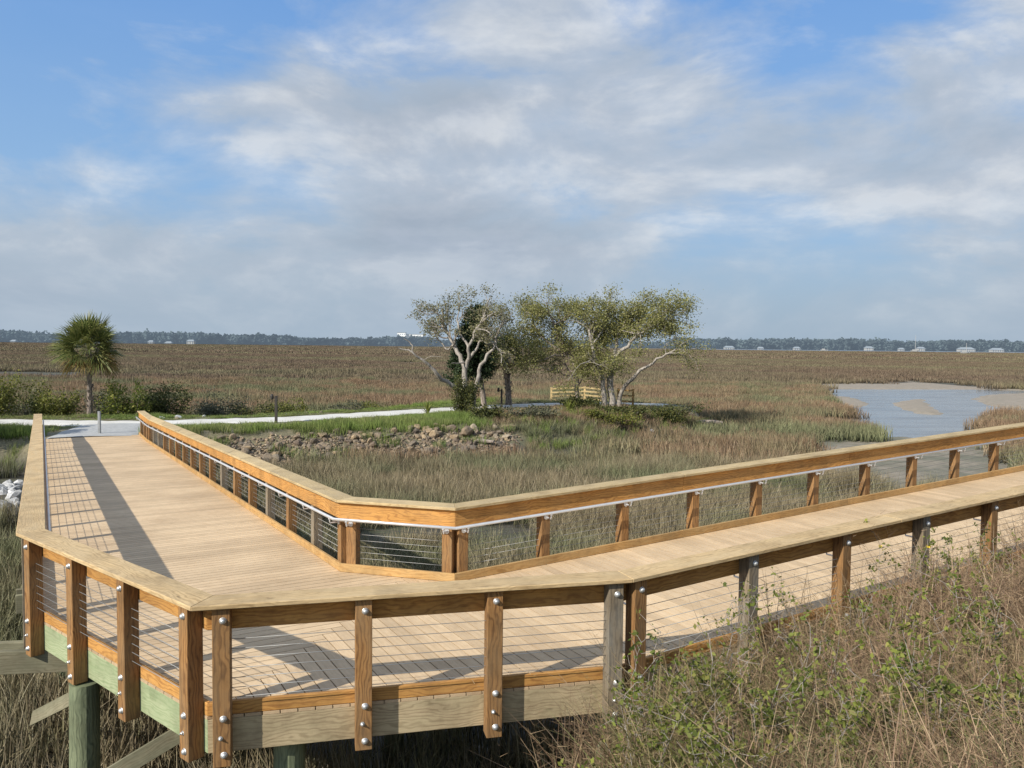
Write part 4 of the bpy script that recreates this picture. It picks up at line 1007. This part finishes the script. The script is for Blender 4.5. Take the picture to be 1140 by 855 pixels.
# --- leafy weeds on the near bank, each a plant
def weed(label, x, y, h, n, size, mat='weed_leaf', stems=5, flowers=0, group='leafy weeds on the bank', spread=.32, name='weed', lean=(0, 0)):
    z = gz(x, y); r = thing(name, label, 'plant', (x, y, z), group); ch, C, tips = [], [], []
    for _ in range(stems):
        a = random.uniform(0, 2 * PI); q = random.uniform(.2, 1) * spread
        e = np.array([x + math.cos(a) * q + lean[0] * h, y + math.sin(a) * q + lean[1] * h, z + h * random.uniform(.75, 1)])
        pts, rad = wiggle((x + random.uniform(-.06, .06), y + random.uniform(-.06, .06), z - .04), e, .0055, .002, 7, .18); ch.append((pts, rad)); tips.append(pts[-1])
        for p in pts[2:]:
            for _ in range(2):
                d = rng.normal(0, .09, 3) + np.array([0, 0, .05]); p2, r2 = wiggle(p, p + d, .0028, .0015, 2, .2); ch.append((p2, r2)); C += [p2[-1], p2[-1], p2[1]]
    C = np.array(C)[rng.integers(0, len(C), n)] + rng.normal(0, .022, (n, 3))
    tubes_obj('stem', ch, M['twig'], r, 4); leaf_obj('foliage', C, size, M[mat], r, 1.7, .7)
    for k in range(flowers):
        mb = MB(); c = Vector(tips[k % len(tips)]) - r.location
        for j in range(6):
            a = 2 * PI * j / 6; d = Vector((math.cos(a), math.sin(a) * .4 - .6, math.sin(a) * .6 + .3)).normalized() * .03; s_ = d.orthogonal().normalized() * .011
            mb.face([c, c + d * .6 + s_, c + d, c + d * .6 - s_], [(0, 0)] * 4)
        o = mb.build('flower', M['petal'], None); o.parent = r
    return r
WG = 'leafy weeds on the bank'
def weed_at(u, Yd, label, h, n, **k):
    x = (u - 570) * Yd / 890; return weed(label, x, Yd, h, n, k.pop('size', .026), **k)
weed_at(728, 6.5, 'leafy sprig climbing past the paired corner posts at the left of the brush', 1.45, 170, stems=3, spread=.2, group=None)
weed_at(700, 6.2, 'bright green weed directly below the greyed corner post', 1.15, 420, spread=.3, group=None)
weed_at(775, 6.7, 'thin arching briar with few leaves right of the corner posts', 1.5, 90, stems=2, spread=.35, group=None, lean=(.18, 0))
weed_at(850, 7.6, 'green weed climbing the greyed post second from the corner', 1.25, 420, stems=6, group=None)
weed_at(1030, 8.9, 'tall leafy weed with a yellow flower in front of the greyed post on the right', 1.35, 700, stems=8, flowers=2, spread=.5, group=None)
weed_at(1075, 9.2, 'leafy weed beside the rightmost bolted post', 1.2, 480, stems=6, spread=.4, group=None)
weed_at(960, 8.0, 'low leafy weed under the fourth bolted post of the right run', .95, 380, stems=5, group=None)
weed_at(1120, 9.4, 'green weed at the right edge under the railing', 1.2, 500, stems=6, spread=.5, group=None)
for u, Yd, h in ((665, 5.6, .8), (700, 5.2, .8), (745, 5.7, .95), (780, 5.2, .8), (820, 5.9, .95), (690, 5.0, .6), (870, 5.4, .8), (735, 4.9, .6), (905, 6.3, .85), (940, 5.2, .7), (1000, 5.8, .8), (1050, 5.2, .8), (1100, 6.2, .9), (1130, 5.0, .7), (1010, 7.2, .9), (830, 4.8, .6), (1090, 7.6, .9), (790, 6.4, .9), (650, 5.2, .55), (760, 4.4, .5)):
    x = (u - 570) * Yd / 890; weed('small leafy weed growing among the dry stems of the bank', x, Yd, h * 1.08, random.randint(480, 820), .027, random.choice(('weed_leaf', 'weed_leaf', 'shrub_leaf_yellow')), 5, 0, WG, .34)

# ------------------------------------------------------------------ stones
def rock_mesh(k):
    V = []; F = []
    import bmesh
    bm = bmesh.new(); bmesh.ops.create_icosphere(bm, subdivisions=2, radius=.5)
    planes = [(Vector(rng.normal(0, 1, 3)).normalized(), random.uniform(.24, .42)) for _ in range(9)]
    sc_ = Vector((random.uniform(.8, 1.3), random.uniform(.7, 1.1), random.uniform(.55, .9)))
    for v in bm.verts:
        for n_, d in planes:
            e = v.co.dot(n_) - d
            if e > 0: v.co -= n_ * e
        v.co += Vector(rng.normal(0, .012, 3)); v.co = Vector((v.co.x * sc_.x, v.co.y * sc_.y, v.co.z * sc_.z))
    me = bpy.data.meshes.new('stone'); bm.to_mesh(me); bm.free(); return me
RM = [rock_mesh(k) for k in range(9)]; RW = [m_.copy() for m_ in RM]
for m_ in RM: m_.materials.append(M['rock'])
for m_ in RW: m_.materials.append(M['rock_white'])
def stone(x, y, s, white=False, label=None, group=None, dz=.1):
    o = bpy.data.objects.new('stone', random.choice(RW if white else RM)); COL.objects.link(o); o.location = (x, y, gz(x, y) + s * dz)
    o.scale = (s * random.uniform(.8, 1.3), s * random.uniform(.8, 1.2), s * random.uniform(.75, 1.1)); o.rotation_euler = (random.uniform(-.6, .6), random.uniform(-.6, .6), random.uniform(0, 6.28))
    return tag(o, label, 'stone', group)
def along(line, t):
    seg = [math.dist(a, b_) for a, b_ in zip(line[:-1], line[1:])]; d = t * sum(seg)
    for (a, b_), L in zip(zip(line[:-1], line[1:]), seg):
        if d <= L: return a[0] + (b_[0] - a[0]) * d / L, a[1] + (b_[1] - a[1]) * d / L
        d -= L
    return line[-1]
EDGE = [(-12.6, 32.6), (-10, 33.6), (-5, 35.6), (-2, 36.9), (.2, 37.4)]
GS = 'brown stones of the bank below the path'
for k in range(190):
    x, y = along(EDGE, random.random()); q = random.random(); x += -.35 * q + random.gauss(0, .25); y += 2.5 * q - .3 + random.gauss(0, .15)
    stone(x, y, random.uniform(.28, .56) * (1.3 if random.random() < .12 else 1), False, 'brown rubble stone lying on the bank between the path and the marsh grass', GS)
stone(-2.15, 38.4, 1.0, False, 'largest pale stone on the bank below the pale tree')
stone(-2.9, 38.7, .8, False, 'long flat stone beside the largest pale stone')
GW = 'white stones left of the boardwalk'
for k in range(46):
    p = Bp + dL * random.uniform(16.5, 23.5) + nL * (4.15 + 2.6 * random.random() ** 1.3)
    stone(p[0], p[1], random.uniform(.4, .8), True, 'white riprap stone lying beside the left edge of the boardwalk', GW)
GU = 'white stones under the boardwalk end'
for k in range(26):
    t = random.uniform(14, 25); p = Bp + dL * t - nL * random.uniform(.2, 1.6)
    if p[1] < 29.5: continue
    stone(p[0], p[1], random.uniform(.3, .6), True, 'white riprap stone behind the far end of the inner railing', GU)
GR_ = 'grey stones at the right end of the island'
for k in range(20):
    x, y = random.uniform(7.4, 12.8), 0; y = 43.6 + (x - 7.4) * .95 + random.uniform(-.2, 1.6)
    stone(x, y, random.uniform(.25, .55), random.random() < .3, 'grey rubble stone at the right end of the island', GR_)
GP = 'stones behind the path'
for k in range(12):
    x, y = along([(-27, 41.0), (-18.5, 41.2), (-13.6, 43.6), (-7.5, 49.2)], random.random()); stone(x + random.gauss(0, .2), y + random.gauss(0, .25), random.uniform(.15, .36), random.random() < .4, 'small stone along the far edge of the gravel path', GP)
GI = 'pale stones on the slope in the middle of the island'
for k in range(16):
    x = random.uniform(.2, 3.4); y = 38.6 + random.uniform(-.6, 3.2) + .5 * (x - .2); stone(x, y, random.uniform(.12, .34), random.random() < .6, 'small pale stone on the slope in the middle of the island', GI)
# gravelly rubble between the stones: uncountable
RB = []
for k in range(3):
    me_ = rock_mesh(50 + k); me_.materials.append(M['rock']); RB.append(me_)
x, y = [], []
for k in range(2600):
    a, b_ = along(EDGE, random.random()); q = random.random(); x.append(a - .3 * q + random.gauss(0, .3)); y.append(b_ + 2.3 * q - .4 + random.gauss(0, .2))
x, y = np.array(x), np.array(y); z = ground_z(x, y); s = rng.uniform(.08, .24, len(x))
scatter('rubble', np.stack([x, y, z + .02], 1), np.stack([s, s, s * .8], 1), rng.uniform(0, 6.28, len(x)), .5, RB, 'small broken rubble filling the gaps between the bank stones', 'rubble')

# log at the right end of the island
lg = gz(12.0, 49.2); t = thing('log', 'dark weathered log lying on the stones at the right end of the island', 'log', (12.0, 49.2, lg + .32))
mb = MB(); mb.tube([(-.75, 0, .05), (-.2, .05, .09), (.5, .0, .1), (1.0, -.05, .06)], [.12, .15, .14, .1], 9); o = mb.build('trunk', M['bark_brown'], None); o.parent = t
mb = MB(); mb.tube([(-.7, -.02, .0), (-1.25, .1, -.16)], [.07, .04], 7); o = mb.build('broken_branch', M['bark_brown'], None); o.parent = t
# driftwood pieces
for (x, y, l, a, lab) in ((-1.4, 37.9, 1.5, -.7, 'weathered plank leaning on the stones below the pale tree'), (38.6, 54.8, 1.6, .2, 'dark driftwood log lying in the creek water'), (13.4, 50.5, 1.1, .5, 'pale broken board at the waterline right of the island')):
    z = max(gz(x, y), WATER_Z) + .06; t = thing('driftwood', lab, 'driftwood', (x, y, z)); mb = MB()
    mb.tube([(-l / 2 * math.cos(a), -l / 2 * math.sin(a), 0), (0, .03, .06), (l / 2 * math.cos(a), l / 2 * math.sin(a), .08)], [.09, .11, .06], 8); o = mb.build('trunk', M['bark_brown'], None); o.parent = t
    mb = MB(); mb.tube([(0, 0, .08), (.1, .1, .35)], [.04, .015], 6); o = mb.build('broken_branch', M['bark_brown'], None); o.parent = t

# ------------------------------------------------------------------ posts by the path
def path_post(label, x, y, h, arm):
    z = gz(x, y); t = thing('marker_post', label, 'post', (x, y, z), None)
    mb = MB(); mb.beam((0, 0, -.1), (0, 0, h), (.06, 0, 0), (0, .06, 0)); o = mb.build('post', M['dark_post'], None, bevel=.006); o.parent = t
    mb = MB(); mb.beam((0, 0, h), (0, 0, h + .02), (.075, 0, 0), (0, .075, 0)); mb.beam((0, 0, h + .02), (0, 0, h + .05), (.045, 0, 0), (0, .045, 0)); o = mb.build('post_cap', M['dark_post'], None, bevel=.005); o.parent = t
    if arm:
        mb = MB(); mb.beam((0, 0, h - .08), (-.26 * arm, -.02, h - .02), (0, .022, 0), (0, 0, .022)); o = mb.build('arm', M['dark_post'], None); o.parent = t
        mb = MB(); mb.tube([(-.20 * arm, -.02, h - .13), (-.20 * arm, -.02, h - .09), (-.20 * arm, -.02, h + .03), (-.20 * arm, -.02, h + .12), (-.20 * arm, -.02, h + .15)], [.05, .075, .085, .06, .02], 12); o = mb.build('lantern', M['dark_post'], None); o.parent = t
path_post('dark post with a small fitting at its top, left of the island trees', -11.75, 39.75, 1.3, 1)
path_post('dark post by the path between the pale tree and the wooden fence', -.65, 50.4, 1.15, 1)
# grey bollard where the boardwalk meets the path
z = gz(-17.7, 34.0); t = thing('bollard', 'slim grey metal bollard standing at the far end of the boardwalk', 'bollard', (-17.6, 34.0, 1.27))
mb = MB(); mb.beam((0, 0, -.05), (0, 0, .98), (.05, 0, 0), (0, .05, 0)); o = mb.build('post', M['grey_post'], None, bevel=.008); o.parent = t
mb = MB(); mb.beam((0, 0, .981), (0, 0, 1.0), (.056, 0, 0), (0, .056, 0)); o = mb.build('post_cap', M['grey_post'], None, bevel=.006); o.parent = t
mb = MB(); mb.beam((0, 0, 0), (0, 0, .014), (.11, 0, 0), (0, .11, 0)); o = mb.build('base_plate', M['grey_post'], None); o.parent = t

# ------------------------------------------------------------------ wooden fence behind the oaks
def fence(label, pts, h=1.15, fr=(.22, .56, .90), mt='fencewood'):
    t = thing('wooden_fence', label, 'fence', (*pts[0], gz(*pts[0])))
    for k, p in enumerate(pts):
        mb = MB(); z = gz(*p); mb.beam((*p, z - .2), (*p, z + h), (.065, 0, 0), (0, .065, 0)); o = mb.build('post', M[mt], t, bevel=.006)
        mb = MB(); mb.beam((*p, z + h), (*p, z + h + .03), (.085, 0, 0), (0, .085, 0)); q = mb.build('post_cap', M[mt], None); q.parent = o
    for a, b_ in zip(pts[:-1], pts[1:]):
        za, zb_ = gz(*a), gz(*b_); d = unit(np.array(b_) - np.array(a)); n_ = np.array([-d[1], d[0]]) * .066
        for f in fr:
            mb = MB(); mb.beam((*(np.array(a) - n_ + d * -.03), za + h * f), (*(np.array(b_) - n_ + d * .03), zb_ + h * f), (*(n_ * .32), 0), (0, 0, .05)); mb.build('rail', M[mt], t)
fence('new yellow timber fence of four rails closing the end of the path behind the oaks', [(2.85, 57.6), (5.25, 57.6), (6.7, 57.5)], 1.05, (.16, .42, .68, .93), 'fencewood')
fence('short reddish timber fence length behind the trunks of the right oak', [(7.1, 53.3), (8.0, 52.7)], 1.15, (.3, .62, .92), 'curb')

# ------------------------------------------------------------------ far shore
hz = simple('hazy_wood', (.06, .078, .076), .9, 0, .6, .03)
def haze(m_, col, k):  # bluish glow put into far materials in place of airlight
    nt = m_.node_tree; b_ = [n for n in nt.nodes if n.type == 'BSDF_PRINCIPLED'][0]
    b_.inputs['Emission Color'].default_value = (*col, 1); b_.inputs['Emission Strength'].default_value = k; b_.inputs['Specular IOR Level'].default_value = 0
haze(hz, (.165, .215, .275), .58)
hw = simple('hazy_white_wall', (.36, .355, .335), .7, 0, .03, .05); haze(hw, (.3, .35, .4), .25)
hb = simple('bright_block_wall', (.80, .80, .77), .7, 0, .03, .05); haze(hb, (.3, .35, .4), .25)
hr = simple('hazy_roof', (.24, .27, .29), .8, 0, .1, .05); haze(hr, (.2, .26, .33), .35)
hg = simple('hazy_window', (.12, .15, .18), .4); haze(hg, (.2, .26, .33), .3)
def treeline(name, label, x0, x1, yd, hmin, hmax, step, depth=90):
    """crowns of many leaf-sized faces, merged into one wooded mass"""
    Vs = []; x = x0; again = True
    while x < x1 or again:
        if x >= x1: x = x0 + 1.3; again = False
        big = fbm(np.array([x * .006]), np.array([yd * .01]), 1)[0]; h = hmin + (hmax - hmin) * min(1, max(0, big * 1.5 - .2)) + random.uniform(-1.5, 1.8)
        if random.random() < .05: h += random.uniform(1.5, 4)
        r = random.uniform(3.5, 10); y = yd + random.uniform(-depth / 2, depth / 2); n = 60
        u_ = rng.normal(0, 1, (n, 3)); u_ /= np.linalg.norm(u_, axis=1)[:, None]
        c = np.stack([x + u_[:, 0] * r, y + u_[:, 1] * r, h * .52 + u_[:, 2] * h * random.uniform(.38, .5)], 1) + rng.normal(0, 1.3, (n, 3)); Vs.append(c); x += step * random.uniform(.5, 1.4)
    V, F = leaf_cloud(np.concatenate(Vs), 4.6, 1.3, .8); V[:, 2] = np.maximum(V[:, 2], 0)
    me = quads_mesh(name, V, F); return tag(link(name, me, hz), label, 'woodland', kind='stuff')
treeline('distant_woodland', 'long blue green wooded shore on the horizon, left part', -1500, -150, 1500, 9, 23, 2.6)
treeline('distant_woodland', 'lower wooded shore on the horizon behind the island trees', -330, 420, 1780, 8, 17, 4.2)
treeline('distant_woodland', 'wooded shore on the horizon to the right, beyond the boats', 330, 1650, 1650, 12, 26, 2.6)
def house(label, x, y, w, d, h, storeys=2, flat=False, name='house', group=None):
    t = thing(name, label, 'house' if name == 'house' else 'building', (x, y, 0), group)
    mb = MB(); mb.beam((0, 0, 0), (0, 0, h), (w / 2, 0, 0), (0, d / 2, 0)); o = mb.build('wall', hb if flat else hw, None); o.parent = t
    mb = MB()
    if flat: mb.beam((0, 0, h), (0, 0, h + .8), (w / 2 + .5, 0, 0), (0, d / 2 + .5, 0))
    else:
        e = .9; A = [(-w / 2 - e, -d / 2 - e, h), (w / 2 + e, -d / 2 - e, h), (w / 2 + e, d / 2 + e, h), (-w / 2 - e, d / 2 + e, h)]; r0, r1 = (-w / 2 + w * .15, 0, h + d * .32), (w / 2 - w * .15, 0, h + d * .32)
        for f in ((A[0], A[1], r1, r0), (A[2], A[3], r0, r1), (A[1], A[2], r1), (A[3], A[0], r0), (A[3], A[2], A[1], A[0])): mb.face(list(f), [(0, 0)] * len(f))
    o = mb.build('roof', hr, None); o.parent = t
    for s_ in range(storeys):
        nw = max(3, int(w / 4))
        for k in range(min(nw, 7)):
            mb = MB(); xx = -w / 2 + w * (k + .5) / min(nw, 7); zz = h * (s_ + .5) / storeys
            mb.beam((xx, -d / 2 - .05, zz - .9), (xx, -d / 2 - .05, zz + .9), (.7, 0, 0), (0, .06, 0)); o = mb.build('window', hg, None); o.parent = t
def at(u, Yd): return (u - 570) * Yd / 890
HS = [(224, 1430, 17, 9, 12, 3, 'pale green grey tall house on the far shore, left of the island trees'), (181, 1440, 12, 8, 6, 2, 'small white house on the far shore right of the fan palm'),
      (33, 1450, 12, 8, 4, 1, 'small white boathouse at the far left of the shore'), (200, 1440, 16, 8, 3.5, 1, 'low grey building on the far shore beside the tall pale house'),
      (404, 1700, 26, 12, 9, 2, 'wide white building with a grey roof left of the large white block'), (425, 1690, 22, 12, 7, 2, 'low white building directly left of the large white block'), (482, 1690, 16, 10, 8, 2, 'small white house right of the large white block'),
      (804, 1600, 26, 10, 7, 2, 'long white house at the left end of the right-hand shore'), (838, 1590, 14, 9, 5, 1, 'small white house on the right-hand shore, second from its left end'), (877, 1590, 16, 9, 6, 2, 'white house with grey roof left of the small moored boat'),
      (955, 1600, 20, 10, 9, 2, 'white house among trees in the middle of the right-hand shore'), (990, 1600, 13, 9, 6, 1, 'small pale house right of the middle of the right-hand shore'), (1011, 1595, 18, 10, 10, 3, 'tall white house left of the long terraced white villa'),
      (1060, 1590, 42, 12, 9, 2, 'long white villa on the shore behind the moored sailboat'), (1093, 1590, 32, 12, 8, 2, 'wide white villa right of the moored sailboat')]
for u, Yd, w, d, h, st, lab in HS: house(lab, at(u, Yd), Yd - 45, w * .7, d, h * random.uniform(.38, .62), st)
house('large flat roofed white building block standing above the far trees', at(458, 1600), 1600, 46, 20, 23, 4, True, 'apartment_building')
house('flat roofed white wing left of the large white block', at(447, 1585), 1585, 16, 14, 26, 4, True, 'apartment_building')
# open water below the right-hand shore
me = quads_mesh('river_water', [(300, 1180, .55), (1900, 1000, .55), (2400, 1560, .55), (300, 1600, .55)], [(0, 1, 2, 3)])
m, nt, b = new_mat('river_water'); b.inputs['Base Color'].default_value = (.12, .15, .18, 1); b.inputs['Roughness'].default_value = .25
bump(nt, b, noise(nt, mapping(nt, N(nt, 'TexCoord').outputs['Object'], (.05, .2, 1)), 1, 3), .4, .3)
tag(link('river_water', me, m), kind='structure')
me = quads_mesh('river_water', [(-1700, 1350, .5), (-100, 1400, .5), (-100, 1500, .5), (-1700, 1480, .5)], [(0, 1, 2, 3)]); tag(link('river_water', me, m), kind='structure')
def boat(label, x, y, L, mast):
    t = thing('sailboat' if mast else 'motorboat', label, 'boat', (x, y, .6)); mb = MB(); w = L * .15; hh = L * .14
    P = [(-L / 2, w * .7), (L * .2, w), (L * .5, 0.02)]
    ring = [(-L / 2, -w * .7, hh), (L * .15, -w, hh), (L * .5, 0, hh * 1.25), (L * .15, w, hh), (-L / 2, w * .7, hh)]; low = [(a * .9, b_ * .6, -.2) for a, b_, c in ring]
    for k in range(5): q = (k + 1) % 5; mb.face([low[k], low[q], ring[q], ring[k]], [(0, 0)] * 4)
    mb.face(ring, [(0, 0)] * 5); o = mb.build('hull', hw, None); o.parent = t
    mb = MB(); mb.beam((-L * .12, 0, hh), (-L * .12, 0, hh + L * .12), (L * .17, 0, 0), (0, w * .6, 0)); o = mb.build('cabin', hw, None); o.parent = t
    if mast:
        mb = MB(); mb.tube([(L * .08, 0, hh), (L * .08, 0, mast)], [.28, .2], 6); o = mb.build('mast', hw, None); o.parent = t
        mb = MB(); mb.tube([(L * .08, 0, hh + 1.6), (-L * .38, 0, hh + 1.8)], [.25, .25], 6); o = mb.build('boom', hw, None); o.parent = t
boat('white sailboat with a tall bare mast moored in front of the far right shore', at(1074, 900), 900, 11, 11.5)
boat('small white motorboat moored left of the sailboat', at(1018, 1150), 1150, 13, 0)
boat('small white motorboat moored near the middle of the right-hand shore', at(917, 1250), 1250, 12, 0)
for u, lab in ((15, 'thin pale mast at the far left of the shore'), (1018, 'thin pale tower above the far right shore')):
    x, y = at(u, 1500), 1500; t = thing('mast', lab, 'mast', (x, y, 0)); mb = MB(); hh = 16 if u < 100 else 30
    mb.tube([(0, 0, 0), (0, 0, hh)], [.45, .3], 6); o = mb.build('pole', hw, None); o.parent = t
    mb = MB(); mb.beam((-1.2, 0, hh * .86), (1.2, 0, hh * .86), (0, .15, 0), (0, 0, .15)); o = mb.build('crossbar', hw, None); o.parent = t

# ------------------------------------------------------------------ camera, sun, sky
cam = bpy.data.cameras.new('camera'); co = bpy.data.objects.new('camera', cam); COL.objects.link(co); scene.camera = co
cam.sensor_width = 36; cam.lens = 890 / 1140 * 36; cam.clip_start = .1; cam.clip_end = 9000
p, r = .0495, .0103
yh = Vector((0, math.sin(p), math.cos(p))); fw = Vector((0, math.cos(p), -math.sin(p))); xh = Vector((1, 0, 0))
R_ = xh * math.cos(r) + yh * math.sin(r); U_ = yh * math.cos(r) - xh * math.sin(r)
co.matrix_world = Matrix(((R_.x, U_.x, -fw.x, 0), (R_.y, U_.y, -fw.y, 0), (R_.z, U_.z, -fw.z, CAMZ), (0, 0, 0, 1)))
SAZ, SEL = math.radians(43.8), math.radians(33.8)        # heading of the light over the ground, height of the sun
ld = Vector((math.cos(SEL) * math.cos(SAZ), math.cos(SEL) * math.sin(SAZ), -math.sin(SEL)))
sun = bpy.data.lights.new('sun', 'SUN'); sun.energy = 5.3; sun.angle = math.radians(.6); sun.color = (1, .945, .85)
so = bpy.data.objects.new('sun', sun); COL.objects.link(so); so.rotation_euler = ld.to_track_quat('-Z', 'Y').to_euler(); so.location = (-20, -20, 30)

w = bpy.data.worlds.new('World'); scene.world = w; w.use_nodes = True; nt = w.node_tree; nt.nodes.clear()
out = nt.nodes.new('ShaderNodeOutputWorld'); bg = nt.nodes.new('ShaderNodeBackground'); nt.links.new(bg.outputs[0], out.inputs[0]); bg.inputs[1].default_value = .1
sky = nt.nodes.new('ShaderNodeTexSky'); sky.sky_type = 'NISHITA'; sky.sun_disc = False; sky.sun_elevation = SEL
to_sun = -ld; sky.sun_rotation = math.atan2(to_sun.x, to_sun.y); sky.air_density = 1.0; sky.dust_density = 1.5; sky.ozone_density = 3.0
tc = nt.nodes.new('ShaderNodeTexCoord').outputs['Generated']; sep = N(nt, 'SeparateXYZ'); nt.links.new(tc, sep.inputs[0])
big = noise(nt, mapping(nt, tc, (1.7, 1.7, 3.6), loc=(2.3, 0.4, .35)), 1.0, 3, .5, .2)
def billow(shift): return noise(nt, mapping(nt, tc, (3.6, 3.6, 8.2), loc=(1.1 + shift[0], 5.2, .7 + shift[1])), 1.0, 9, .57, .25)
b0 = billow((0, 0)); b1 = billow((.10, -.22))
cov = math_(nt, 'ADD', math_(nt, 'MULTIPLY', big, .62), math_(nt, 'MULTIPLY', b0, .48))
lowf = N(nt, 'MapRange'); setin(lowf, From_Min=.02, From_Max=.24, To_Min=.055, To_Max=-.005); nt.links.new(sep.outputs['Z'], lowf.inputs[0])
cov = math_(nt, 'ADD', cov, lowf.outputs[0])
dens = ramp(nt, cov, [(.445, (.04,) * 3), (.505, (.45,) * 3), (.545, (.82,) * 3), (.62, (1,) * 3)])
lit = math_(nt, 'ADD', math_(nt, 'MULTIPLY', math_(nt, 'SUBTRACT', b0, b1), 1.5), .5)
thick = ramp(nt, cov, [(.53, (1.1, 1.07, 1.03)), (.68, (.84, .86, .90))])
shade = mix(nt, 1, ramp(nt, lit, [(.32, (4.0, 4.75, 5.7)), (.5, (4.85, 5.5, 6.4)), (.68, (6.7, 7.15, 7.7))]), thick, 'MULTIPLY')
blue = N(nt, 'MapRange'); setin(blue, From_Min=0, From_Max=.45); nt.links.new(sep.outputs['Z'], blue.inputs[0])
bl = ramp(nt, blue.outputs[0], [(0, (3.9, 5.3, 6.8)), (.4, (3.0, 5.3, 8.6)), (1, (1.35, 3.7, 8.6))])
skyc = mix(nt, .72, sky.outputs[0], bl)
c = mix(nt, dens, skyc, shade)
hzr = N(nt, 'MapRange'); setin(hzr, From_Min=.01, From_Max=.15, To_Min=1, To_Max=0); nt.links.new(sep.outputs['Z'], hzr.inputs[0])
c = mix(nt, math_(nt, 'MULTIPLY', hzr.outputs[0], .78), c, (3.6, 4.6, 5.7))
nt.links.new(c, bg.inputs[0])
scene.view_settings.view_transform = 'Standard'; scene.view_settings.look = 'None'; scene.view_settings.exposure = 0
scene.cycles.max_bounces = 6; scene.cycles.transparent_max_bounces = 8
bpy.context.view_layer.update()
